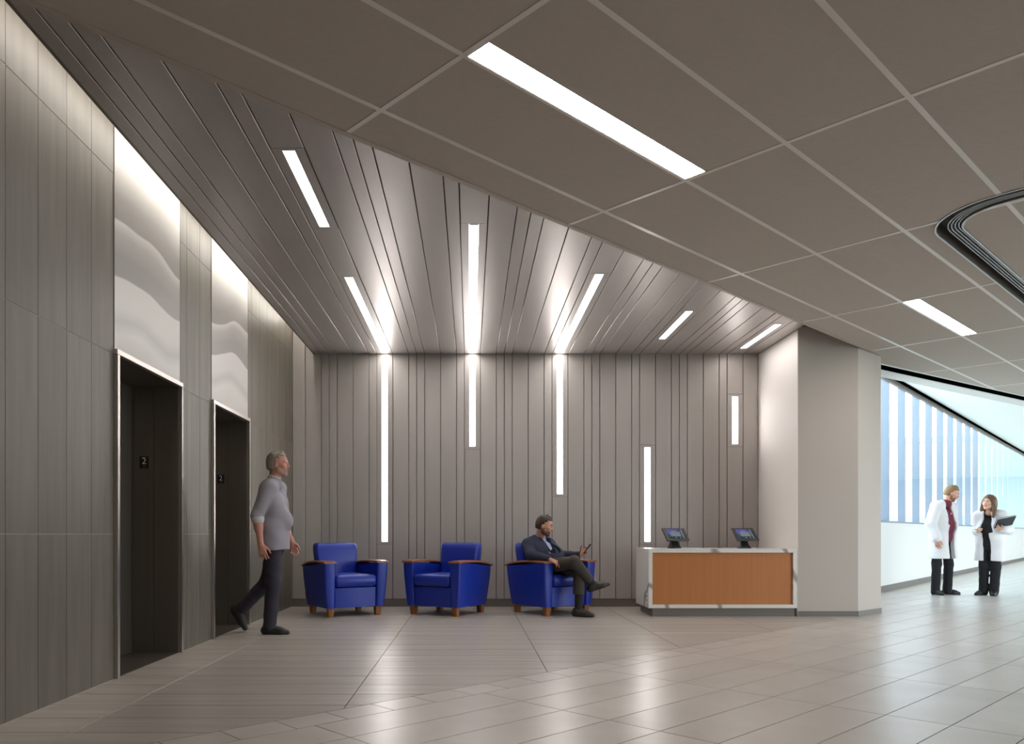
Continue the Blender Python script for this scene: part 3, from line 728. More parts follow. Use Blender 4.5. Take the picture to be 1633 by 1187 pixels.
# ------------------------------------------------------------------ people: signed distance fields meshed with surface nets
class Field:
    def __init__(s, lo, hi, h):
        s.lo = np.array(lo, float); s.h = h
        s.n = np.ceil((np.array(hi, float) - s.lo) / h).astype(int) + 1
        s.d = np.full(s.n, 1.0, np.float32); s.lab = np.zeros(s.n, np.uint8)
    def _blk(s, lo, hi, pad):
        a = np.maximum(np.floor((np.array(lo) - pad - s.lo) / s.h).astype(int), 0); b = np.minimum(np.ceil((np.array(hi) + pad - s.lo) / s.h).astype(int) + 1, s.n)
        if np.any(b <= a): return None
        sl = tuple(slice(i, j) for i, j in zip(a, b))
        ax = [(s.lo[i] + s.h * np.arange(a[i], b[i])).astype(np.float32) for i in range(3)]
        return sl, ax[0][:, None, None], ax[1][None, :, None], ax[2][None, None, :]
    def _merge(s, sl, d, k, lab):
        D = s.d[sl]
        if k > 0:
            hh = np.clip(0.5 + 0.5 * (D - d) / k, 0, 1); new = D * (1 - hh) + d * hh - k * hh * (1 - hh)
        else: new = np.minimum(D, d)
        if lab is not None: s.lab[sl] = np.where(d < D, np.uint8(lab), s.lab[sl])
        s.d[sl] = new
    def cone(s, a, b, r1, r2, k=0.02, lab=None, flat=None, axis=None):
        a, b = np.array(a, float), np.array(b, float); m = max(r1, r2)
        q = s._blk(np.minimum(a, b) - m, np.maximum(a, b) + m, k + 3 * s.h)
        if q is None: return
        sl, X, Y, Z = q; ab = b - a; L = max(ab @ ab, 1e-9)
        t = np.clip(((X - a[0]) * ab[0] + (Y - a[1]) * ab[1] + (Z - a[2]) * ab[2]) / L, 0, 1)
        dx, dy, dz = X - a[0] - t * ab[0], Y - a[1] - t * ab[1], Z - a[2] - t * ab[2]
        if flat:
            ax = np.array(axis, float); ax /= np.linalg.norm(ax)
            w = (dx * ax[0] + dy * ax[1] + dz * ax[2]) * (1 / flat - 1)
            dx, dy, dz = dx + w * ax[0], dy + w * ax[1], dz + w * ax[2]
        rr = r1 + (r2 - r1) * t
        dl = np.sqrt(dx * dx + dy * dy + dz * dz)
        d = dl - rr
        if flat: d = np.where(d < 0, d * flat, d * (flat + 1) / 2)
        s._merge(sl, d.astype(np.float32), k, lab)
    def _ell(s, X, Y, Z, c, r, R):
        dx, dy, dz = X - c[0], Y - c[1], Z - c[2]
        p = [(dx * R[i][0] + dy * R[i][1] + dz * R[i][2]) for i in range(3)]
        k0 = np.sqrt(sum((p[i] / r[i]) ** 2 for i in range(3))); k1 = np.sqrt(sum((p[i] / r[i] ** 2) ** 2 for i in range(3))) + 1e-9
        return k0 * (k0 - 1) / k1
    def ell(s, c, r, R=((1, 0, 0), (0, 1, 0), (0, 0, 1)), k=0.02, lab=None, keep=None):
        m = max(r); c = np.array(c, float)
        q = s._blk(c - m, c + m, k + 3 * s.h)
        if q is None: return
        sl, X, Y, Z = q; d = s._ell(X, Y, Z, c, r, R)
        if keep:
            for (pt, nr) in keep: d = np.maximum(d, -((X - pt[0]) * nr[0] + (Y - pt[1]) * nr[1] + (Z - pt[2]) * nr[2]))
        s._merge(sl, d.astype(np.float32), k, lab)
    def sub_ell(s, c, r, R, k=0.008):
        m = max(r); c = np.array(c, float); q = s._blk(c - m, c + m, k + 3 * s.h)
        if q is None: return
        sl, X, Y, Z = q; d = -s._ell(X, Y, Z, c, r, R); D = s.d[sl]
        hh = np.clip(0.5 - 0.5 * (D - d) / k, 0, 1); s.d[sl] = (D * (1 - hh) + d * hh + k * hh * (1 - hh)).astype(np.float32)
    def box(s, c, hs, R, rad=0.005, k=0.0, lab=None):
        c = np.array(c, float); m = float(np.linalg.norm(hs)); q = s._blk(c - m, c + m, 3 * s.h)
        if q is None: return
        sl, X, Y, Z = q; d = s._bx(X, Y, Z, c, hs, R, rad); s._merge(sl, d.astype(np.float32), k, lab)
    def _bx(s, X, Y, Z, c, hs, R, rad):
        dx, dy, dz = X - c[0], Y - c[1], Z - c[2]
        p = [np.abs(dx * R[i][0] + dy * R[i][1] + dz * R[i][2]) - (hs[i] - rad) for i in range(3)]
        o = np.sqrt(sum(np.maximum(v, 0) ** 2 for v in p)); i_ = np.minimum(np.maximum(np.maximum(p[0], p[1]), p[2]), 0)
        return o + i_ - rad
    def sub_box(s, c, hs, R, rad=0.004):
        c = np.array(c, float); m = float(np.linalg.norm(hs)); q = s._blk(c - m, c + m, 3 * s.h)
        if q is None: return
        sl, X, Y, Z = q; s.d[sl] = np.maximum(s.d[sl], -s._bx(X, Y, Z, c, hs, R, rad)).astype(np.float32)
    def paint(s, c, r, R, lab, only=0):
        m = max(r); c = np.array(c, float); q = s._blk(c - m, c + m, 2 * s.h)
        if q is None: return
        sl, X, Y, Z = q; d = s._ell(X, Y, Z, c, r, R); s.lab[sl] = np.where((d < 0) & (s.lab[sl] == only), np.uint8(lab), s.lab[sl])
    def plane(s, pt, nr):            # keep the side the normal points to
        X, Y, Z = [(s.lo[i] + s.h * np.arange(s.n[i])).astype(np.float32).reshape([-1 if j == i else 1 for j in range(3)]) for i in range(3)]
        s.d = np.maximum(s.d, -((X - pt[0]) * nr[0] + (Y - pt[1]) * nr[1] + (Z - pt[2]) * nr[2])).astype(np.float32)
    def relabel(s, pt, nr, lab, frm=None):
        X, Y, Z = [(s.lo[i] + s.h * np.arange(s.n[i])).astype(np.float32).reshape([-1 if j == i else 1 for j in range(3)]) for i in range(3)]
        c = ((X - pt[0]) * nr[0] + (Y - pt[1]) * nr[1] + (Z - pt[2]) * nr[2]) > 0
        s.lab = np.where(c, np.uint8(lab), s.lab)
    def ripple(s, amp, fx, fy, fz, ph=0.0):
        X, Y, Z = [(s.lo[i] + s.h * np.arange(s.n[i])).astype(np.float32).reshape([-1 if j == i else 1 for j in range(3)]) for i in range(3)]
        s.d = (s.d + amp * np.sin(fx * X + fz * Z + ph + 1.3 * np.sin(fy * Y + 0.6 * fz * Z)) * np.sin(0.7 * fz * Z + 0.5 * fx * X + 2 * ph)).astype(np.float32)
    def mesh(s, name, mats, parent):
        d = s.d; ins = d < 0
        ins[0] = ins[-1] = False; ins[:, 0] = ins[:, -1] = False; ins[:, :, 0] = ins[:, :, -1] = False
        d = np.where(ins, d, np.maximum(d, 1e-5))
        cs = ins[:-1, :-1, :-1].astype(np.int8)
        for o in ((1, 0, 0), (0, 1, 0), (0, 0, 1), (1, 1, 0), (1, 0, 1), (0, 1, 1), (1, 1, 1)):
            cs = cs + ins[o[0]:ins.shape[0] - 1 + o[0], o[1]:ins.shape[1] - 1 + o[1], o[2]:ins.shape[2] - 1 + o[2]]
        act = (cs > 0) & (cs < 8); I, J, K = np.nonzero(act); n = len(I)
        idx = np.full(act.shape, -1, np.int32); idx[I, J, K] = np.arange(n)
        C = [(i, j, k) for i in (0, 1) for j in (0, 1) for k in (0, 1)]
        val = np.stack([d[I + c[0], J + c[1], K + c[2]] for c in C], 1)
        P = np.zeros((n, 3)); W = np.zeros(n)
        for a in range(8):
            for b in range(a + 1, 8):
                df = [abs(C[a][q] - C[b][q]) for q in range(3)]
                if sum(df) != 1: continue
                m = (val[:, a] < 0) != (val[:, b] < 0); t = np.where(m, val[:, a] / (val[:, a] - val[:, b] + 1e-12), 0)
                ca, cb = np.array(C[a]), np.array(C[b])
                P += m[:, None] * (ca + t[:, None] * (cb - ca)); W += m
        V = s.lo + s.h * (P / W[:, None] + np.stack([I, J, K], 1))
        lb = np.stack([s.lab[I + c[0], J + c[1], K + c[2]] for c in C], 1)
        vl = lb[np.arange(n), np.argmin(np.abs(val), 1)]
        Q = []
        for ax in range(3):
            sl0 = [slice(1, -1)] * 3; sl0[ax] = slice(0, -1); sl1 = list(sl0); sl1[ax] = slice(1, None)
            A_, B_ = ins[tuple(sl0)], ins[tuple(sl1)]
            e = np.nonzero(A_ != B_); flip = A_[e]
            pos = [e[q] + (0 if q == ax else 1) for q in range(3)]
            u, w = (ax + 1) % 3, (ax + 2) % 3
            def at(du, dw):
                p = [pos[0].copy(), pos[1].copy(), pos[2].copy()]; p[u] -= du; p[w] -= dw; return idx[p[0], p[1], p[2]]
            q = np.stack([at(1, 1), at(0, 1), at(0, 0), at(1, 0)], 1)
            q[~flip] = q[~flip][:, ::-1]; Q.append(q)
        Q = np.concatenate(Q); Q = Q[(Q >= 0).all(1)]
        # two rounds of light smoothing
        for _ in range(2):
            acc = np.zeros_like(V); cnt = np.zeros(len(V))
            for a, b in ((0, 1), (1, 2), (2, 3), (3, 0)):
                np.add.at(acc, Q[:, a], V[Q[:, b]]); np.add.at(cnt, Q[:, a], 1)
            V = np.where(cnt[:, None] > 0, 0.5 * V + 0.5 * acc / np.maximum(cnt, 1)[:, None], V)
        me = bpy.data.meshes.new(name); me.vertices.add(len(V)); me.vertices.foreach_set('co', V.astype(np.float32).ravel())
        me.loops.add(Q.size); me.loops.foreach_set('vertex_index', Q.astype(np.int32).ravel())
        me.polygons.add(len(Q)); me.polygons.foreach_set('loop_start', np.arange(0, Q.size, 4, dtype=np.int32))
        for m_ in mats: me.materials.append(m_)
        me.polygons.foreach_set('material_index', vl[Q[:, 0]].astype(np.int32)); me.polygons.foreach_set('use_smooth', np.ones(len(Q), bool))
        me.update(calc_edges=True); me.validate()
        return link(name, me, None, parent)
def V3(*a): return np.array(a, float)
def nrm(v): v = np.array(v, float); return v / np.linalg.norm(v)
def frame(f, up=(0, 0, 1)):
    f = nrm(f); r = nrm(np.cross(f, up)); u = np.cross(r, f); return f, r, u      # forward, right, up
def bounds(J, pad):
    P = np.array([v for v in J]); return P.min(0) - pad, P.max(0) + pad
SKIN = {}
def skin_set(key, skin, lip, hair, stubble=None):
    SKIN[key] = [mat('skin_' + key, skin, 0.5, 0, (30, 30, 30), 0.05), mat('lip_' + key, lip, 0.45), mat('eye_white_' + key, lin(178, 170, 162), 0.4), mat('iris_' + key, lin(45, 35, 28), 0.3), mat('brow_' + key, hair, 0.8), mat('stubble_' + key, stubble or skin, 0.7, 0, (80, 80, 80), 0.15)]
    return SKIN[key]
def head(F, C, f, up=(0, 0, 1), s=1.0, beard=False, female=False, neck=None):
    f, r, u = frame(f, up); C = np.array(C, float); R = (f, r, u)
    E = lambda a, b, c: C + s * (a * f + b * r + c * u)
    F.ell(E(-0.010, 0, 0.032), (0.096 * s, 0.076 * s, 0.088 * s), R, 0.0, 0)
    F.ell(E(0.020, 0, -0.020), (0.068 * s, 0.062 * s, 0.085 * s), R, 0.03, 0)
    F.cone(E(0.020, 0.040, -0.062), E(0.070, 0.012, -0.092), 0.024 * s, 0.020 * s, 0.025, 0); F.cone(E(0.020, -0.040, -0.062), E(0.070, -0.012, -0.092), 0.024 * s, 0.020 * s, 0.025, 0)
    F.ell(E(0.074, 0, -0.092), (0.018 * s, 0.022 * s, 0.018 * s), R, 0.02, 0)                 # chin
    F.ell(E(0.070, 0, -0.045), (0.026 * s, 0.034 * s, 0.034 * s), R, 0.02, 0)                 # muzzle
    for b in (-1, 1):
        F.ell(E(0.062, b * 0.040, -0.015), (0.022 * s, 0.022 * s, 0.022 * s), R, 0.02, 0)     # cheek
        F.sub_ell(E(0.094, b * 0.032, 0.012), (0.016 * s, 0.021 * s, 0.013 * s), R, 0.012)    # socket
        F.cone(E(0.082, b * 0.014, 0.028), E(0.074, b * 0.048, 0.028), 0.009 * s, 0.007 * s, 0.012, 0)
        F.ell(E(-0.006, b * 0.076, -0.004), (0.019 * s, 0.008 * s, 0.032 * s), R, 0.006, 0)    # ear
    F.cone(E(0.086, 0, 0.020), E(0.112, 0, -0.020), 0.008 * s, 0.012 * s, 0.010, 0)           # nose
    for b in (-1, 1): F.ell(E(0.100, b * 0.012, -0.024), (0.011 * s, 0.009 * s, 0.008 * s), R, 0.006, 0)
    F.cone(E(0.093, -0.018, -0.050), E(0.093, 0.018, -0.050), 0.006 * s, 0.006 * s, 0.003, 1); F.cone(E(0.092, -0.016, -0.060), E(0.092, 0.016, -0.060), 0.0065 * s, 0.0065 * s, 0.003, 1)
    for b in (-1, 1):
        F.ell(E(0.0715, b * 0.032, 0.010), (0.0125 * s,) * 3, R, 0.0, 2); F.ell(E(0.0805, b * 0.032, 0.010), (0.0060 * s,) * 3, R, 0.0, 3)
        F.cone(E(0.091, b * 0.016, 0.033), E(0.080, b * 0.047, 0.034), 0.0048 * s, 0.004 * s, 0.002, 4)
    if beard:
        F.paint(E(0.060, 0, -0.088), (0.062 * s, 0.075 * s, 0.040 * s), R, 5); F.paint(E(0.012, 0, -0.066), (0.030 * s, 0.10 * s, 0.048 * s), R, 5)
        F.paint(E(0.098, 0, -0.041), (0.022 * s, 0.030 * s, 0.0065 * s), R, 5)
    if neck is not None:
        F.cone(E(-0.022, 0, -0.045), neck, 0.053 * s * (0.88 if female else 1), 0.058 * s * (0.9 if female else 1), 0.03, 0)
def hair_short(name, C, f, up, m, parent, s=1.0, thick=0.012, line=0.055, back=-0.07, bald=False):
    f, r, u = frame(f, up); C = np.array(C, float); R = (f, r, u); E = lambda a, b, c: C + s * (a * f + b * r + c * u)
    F = Field(C - 0.17, C + 0.17, 0.0045)
    F.ell(E(-0.014, 0, 0.034), ((0.098 + thick * 0.6) * s, (0.077 + thick) * s, (0.090 + thick) * s), R, 0, 0)
    F.ell(E(-0.045, 0, -0.01), (0.068 * s, (0.068 + thick) * s, 0.08 * s), R, 0.02, 0)
    rng = random.Random(3)
    for i in range(26):
        a, b = rng.uniform(-2.2, 1.0), rng.uniform(-1.2, 1.2)
        F.ell(E(-0.014 + 0.092 * math.cos(a) * 0.9 * math.cos(b), 0.078 * math.sin(b), 0.036 + 0.092 * abs(math.sin(a)) * math.cos(b)), (0.020, 0.017, 0.017), R, 0.008, 0)
    F.sub_box(E(0.12, 0, -0.045), (0.115 * s, 0.2, 0.10 * s), R)                              # face
    F.sub_box(E(0.13, 0, 0.0), (0.098, 0.2, line), R)                                      # forehead line
    F.sub_box(E(0.0, 0, -0.19), (0.3, 0.3, 0.13 + back + 0.07), R)
    F.sub_ell(E(0.055, 0, -0.05), (0.062, 0.2, 0.095), R, 0.006); F.sub_ell(E(-0.004, 0, -0.010), (0.022, 0.2, 0.030), R, 0.004)                           # round the ears
    if bald: F.sub_ell(E(0.075, 0, 0.09), (0.075, 0.055, 0.06), R, 0.006)
    # hollow: keep only the shell outside the skull
    F.sub_ell(E(-0.010, 0, 0.032), (0.092 * s, 0.072 * s, 0.084 * s), R, 0.001)
    return F.mesh(name, [m], parent)
def hand(F, W, fd, pn, side, s=1.0, curl=(0.25, 0.35, 0.3), spread=0.10, thumb=0.5, lab=0):
    """W wrist, fd finger direction, pn palm normal, side = direction of the thumb"""
    fd = nrm(fd); pn = nrm(np.array(pn) - fd * (np.array(pn) @ fd)); sd = np.cross(pn, fd); sd = sd * np.sign(sd @ np.array(side) + 1e-9)
    W = np.array(W, float)
    F.cone(W - fd * 0.02, W + fd * 0.02, 0.026 * s, 0.027 * s, 0.012, lab, 0.75, pn)
    F.cone(W + fd * 0.028 * s + sd * 0.012 * s, W + fd * 0.085 * s + sd * 0.026 * s, 0.020 * s, 0.0165 * s, 0.012, lab, 0.75, pn)
    F.cone(W + fd * 0.028 * s, W + fd * 0.088 * s, 0.021 * s, 0.017 * s, 0.012, lab, 0.7, pn)
    F.cone(W + fd * 0.028 * s - sd * 0.012 * s, W + fd * 0.080 * s - sd * 0.026 * s, 0.020 * s, 0.016 * s, 0.012, lab, 0.7, pn)
    for i, (o, L, b0) in enumerate(((0.030, 0.072, 0.086), (0.010, 0.080, 0.090), (-0.011, 0.074, 0.087), (-0.030, 0.058, 0.079))):
        p = W + fd * b0 * s + sd * o * s; a = 0.0; dirn = nrm(fd + sd * spread * (o / 0.03))
        for j, (fr, rr) in enumerate(((0.45, 0.0098), (0.31, 0.0088), (0.24, 0.0078))):
            a += curl[j] * (1 + 0.12 * i); d = dirn * math.cos(a) + pn * math.sin(a); q = p + d * L * fr * s
            F.cone(p, q, rr * s, (rr - 0.0008) * s, 0.003, lab); p = q
    p = W + fd * 0.022 * s + sd * 0.022 * s; d = nrm(fd * 0.75 + sd * 0.75 + pn * thumb * 0.6)
    q = p + d * 0.042 * s; F.cone(p, q, 0.015 * s, 0.0115 * s, 0.008, lab)
    d = nrm(fd * 0.95 + sd * 0.25 + pn * thumb * 0.8); q2 = q + d * 0.032 * s; F.cone(q, q2, 0.0112 * s, 0.0098 * s, 0.004, lab); q3 = q2 + nrm(d + fd * 0.3) * 0.024 * s; F.cone(q2, q3, 0.0098 * s, 0.008 * s, 0.004, lab)
def torso(F, pel, chest, neck, hl, hr, sl, sr, fw, g=0.0, lab=0, w=1.0, belly=0.0, bust=0.0):
    pel, chest, neck = map(np.array, (pel, chest, neck)); k = 0.05
    rt = nrm(np.array(sr) - np.array(sl))
    F.cone(hl, hr, 0.098 * w + g, 0.098 * w + g, k, lab)
    F.cone(pel - rt * 0.045, pel + rt * 0.045, 0.112 * w + g, 0.112 * w + g, k, lab, 0.85, fw)
    m = (pel * 0.5 + chest * 0.5)
    for s in (-1, 1):
        F.cone(pel + rt * 0.045 * s, m + rt * 0.042 * s, 0.108 * w + g, 0.104 * w + g, k, lab, 0.85, fw)
        F.cone(m + rt * 0.042 * s, chest + rt * 0.062 * s, 0.104 * w + g, 0.110 * w + g, k, lab, 0.86, fw)
        F.cone(chest + rt * 0.062 * s, (np.array(sr) if s > 0 else np.array(sl)) * 0.75 + neck * 0.25 - (neck - chest) * 0.12, 0.108 * w + g, 0.062 + g, k, lab, 0.85, fw)
        F.cone(neck - (neck - chest) * 0.05, (sr if s > 0 else sl), 0.048 + g, 0.052 + g, 0.04, lab)
    if belly: F.ell(m + np.array(fw) * 0.055, (0.10 + belly + g,) * 3, k=0.06, lab=lab)
    if bust:
        for s in (-1, 1): F.ell(chest + np.array(fw) * 0.085 + rt * 0.07 * s - nrm(neck - chest) * 0.02, (0.06 + g,) * 3, k=0.05, lab=lab)
def limb(F, a, b, c, ra, rb, rc, g=0.0, lab=0, k=0.03, bulge=0.0):
    a, b, c = map(np.array, (a, b, c))
    F.cone(a, b, ra + g, rb + g, k, lab); F.cone(b, c, rb + g, rc + g, 0.03, lab)
    if bulge: F.cone(b * 0.75 + c * 0.25, b * 0.6 + c * 0.4, rb + bulge + g, rb * 0.9 + bulge * 0.6 + g, 0.03, lab)
def shoe(name, an, toe, m, parent, s=1.0, sole_n=(0, 0, 1), heel=0.0):
    """an = ankle, toe = tip direction target; sole_n = normal of the sole"""
    an, toe = np.array(an, float), np.array(toe, float); n = nrm(sole_n)
    f = toe - an; f = nrm(f - n * (f @ n)); r = np.cross(f, n)
    base = an - n * 0.085
    F = Field(an - 0.30, an + 0.30, 0.006)
    E = lambda a, b, c: base + s * (a * f + b * r) + c * n
    F.cone(E(-0.050, 0, 0.040), E(0.02, 0, 0.045), 0.036, 0.038, 0.02, 0)
    F.cone(E(-0.02, 0, 0.085), E(-0.015, 0, 0.05), 0.042, 0.044, 0.02, 0)
    F.cone(E(-0.03, 0, 0.026), E(0.10, 0, 0.024), 0.038, 0.043, 0.02, 0); F.cone(E(0.0, 0, 0.065), E(0.12, 0, 0.028), 0.040, 0.034, 0.03, 0)
    F.cone(E(0.10, 0, 0.022), E(0.165, -0.002, 0.018), 0.043, 0.030, 0.02, 0)
    for i in range(4): F.cone(E(0.045 + 0.022 * i, -0.020, 0.088 - 0.011 * i), E(0.045 + 0.022 * i, 0.020, 0.088 - 0.011 * i), 0.006, 0.006, 0.002, 1)
    F.plane(base, n); F.plane(E(0, 0, 0.105), -n)
    F.relabel(E(0, 0, 0.014), -n, 1)
    return F.mesh(name, m, parent)
def person_root(name, base, label, group=None):
    r = empty(name, base); return tag(r, label, 'person', group)
def trousers(name, m, r, lo, hi, pel, hl, hr, legs, fw, g=0.014, waist=None, h=0.0075, amp=0.003, cuff=None):
    F = Field(lo, hi, h)
    F.cone(hl, hr, 0.100 + g, 0.100 + g, 0.05, 0)
    F.cone(np.array(pel) - np.array(fw) * 0.0, np.array(pel), 0.115 + g, 0.115 + g, 0.05, 0)
    for (a, b, c, ra, rb, rc) in legs: limb(F, a, b, c, ra, rb, rc, g, 0, 0.04)
    F.ripple(amp, 21, 17, 26)
    if waist is not None: F.plane((0, 0, waist), (0, 0, -1))
    return F.mesh(name, m, r)

# --- man walking out of the lifts
M['shirt_grey'] = mat('shirt_grey', lin(150, 144, 152), 0.8, 0, (50, 50, 50), 0.04); M['collar'] = mat('collar', lin(196, 190, 188), 0.8)
M['jeans'] = mat('jeans', lin(46, 42, 54), 0.8, 0, (40, 40, 40), 0.1); M['shoe_black'] = mat('shoe_black', lin(26, 25, 27), 0.5); M['sole'] = mat('sole', lin(40, 36, 34), 0.7)
M['hair_grey'] = mat('hair_grey', lin(150, 140, 128), 0.7, 0, (120, 120, 30), 0.25); M['hair_brown'] = mat('hair_brown', lin(56, 40, 30), 0.6, 0, (120, 120, 30), 0.3)
M['hair_sandy'] = mat('hair_sandy', lin(140, 112, 78), 0.6, 0, (120, 120, 30), 0.25); M['hair_long'] = mat('hair_long', lin(104, 76, 54), 0.5, 0, (90, 90, 12), 0.35)
def walker():
    r = person_root('person', (-1.892, 7.60, 0), 'grey-haired man in rolled-sleeve grey shirt and dark trousers striding past lift doorway')
    sk = skin_set('walker', lin(196, 138, 120), lin(170, 100, 92), lin(150, 140, 130), lin(168, 140, 126))
    pel, chest, neck = V3(-0.02, 0, 0.94), V3(-0.01, 0, 1.24), V3(-0.012, 0, 1.475)
    hl, hr = V3(-0.02, 0.085, 0.90), V3(-0.015, -0.085, 0.90); sl, sr = V3(-0.01, 0.175, 1.415), V3(-0.035, -0.175, 1.415)
    el, er = V3(0.0, 0.225, 1.13), V3(-0.12, -0.225, 1.135); wl_, wr_ = V3(0.105, 0.215, 0.885), V3(-0.085, -0.235, 0.87)
    kr, ar = V3(-0.005, -0.088, 0.49), V3(-0.04, -0.09, 0.085); kl, al = V3(-0.10, 0.09, 0.50), V3(-0.37, 0.09, 0.215)
    C = V3(0.02, 0, 1.645); fw = (1, 0, 0)
    F = Field((-0.62, -0.36, -0.03), (0.40, 0.36, 1.82), 0.006)
    torso(F, pel, chest, neck, hl, hr, sl, sr, fw, -0.012, 0, 0.98)
    for s_, e_, w_ in ((sl, el, wl_), (sr, er, wr_)): limb(F, s_, e_, w_, 0.050, 0.041, 0.028, 0, 0, 0.02, 0.004)
    limb(F, hr, kr, ar, 0.080, 0.055, 0.040); limb(F, hl, kl, al, 0.080, 0.055, 0.040)
    head(F, C, (1, 0, -0.06), neck=neck, beard=True)
    hand(F, wr_, (0.22, 0.05, -1), (0, 1, 0), (1, 0, 0)); hand(F, wl_, (0.3, -0.05, -1), (0, -1, 0), (1, 0, 0), curl=(0.35, 0.5, 0.4))
    F.mesh('body', sk, r)
    S1 = Field((-0.35, -0.36, 0.76), (0.30, 0.36, 1.58), 0.006)
    torso(S1, pel, chest, neck, hl, hr, sl, sr, fw, 0.014, 0, 0.98, 0.012)
    S1.cone(pel + V3(0.015, 0, 0), V3(0.015, 0, 0.70), 0.126, 0.134, 0.04, 0)
    for q in (hl, hr): S1.cone(q + V3(0, 0, 0.12), q + V3(0, 0, -0.16), 0.112, 0.116, 0.04, 0)
    S1.plane((0, 0, 0.815), (0, 0, 1))
    for s_, e_, w_ in ((sl, el, wl_), (sr, er, wr_)):
        q = e_ + (w_ - e_) * 0.10; S1.cone(s_, e_, 0.068, 0.060, 0.03, 0); S1.cone(e_, q, 0.060, 0.060, 0.02, 0); S1.cone(e_ + (w_ - e_) * 0.02, q, 0.064, 0.064, 0.004, 1)
    S1.ripple(0.0045, 20, 14, 17, 0.6)
    S1.cone(neck + V3(-0.014, 0, -0.01), neck + V3(-0.006, 0, 0.024), 0.074, 0.066, 0.01, 1)
    S1.mesh('shirt', [M['shirt_grey'], M['collar']], r)
    trousers('trousers', [M['jeans']], r, (-0.62, -0.3, 0.0), (0.25, 0.3, 1.08), pel, hl, hr, [(hr, kr, ar + V3(0, 0, -0.01), 0.088, 0.066, 0.056), (hl, kl, al + V3(0.012, 0, 0.02), 0.088, 0.066, 0.054)], fw, 0.006, 1.0)
    shoe('shoe', ar, ar + V3(0.3, 0, 0), [M['shoe_black'], M['sole']], r)
    shoe('shoe', al, al + V3(0.10, 0, -0.145), [M['shoe_black'], M['sole']], r, 1, (0.825, 0, 0.565))
    hair_short('hair', C, (1, 0, -0.06), (0, 0, 1), M['hair_grey'], r, 1.0, 0.007, 0.085)
walker()

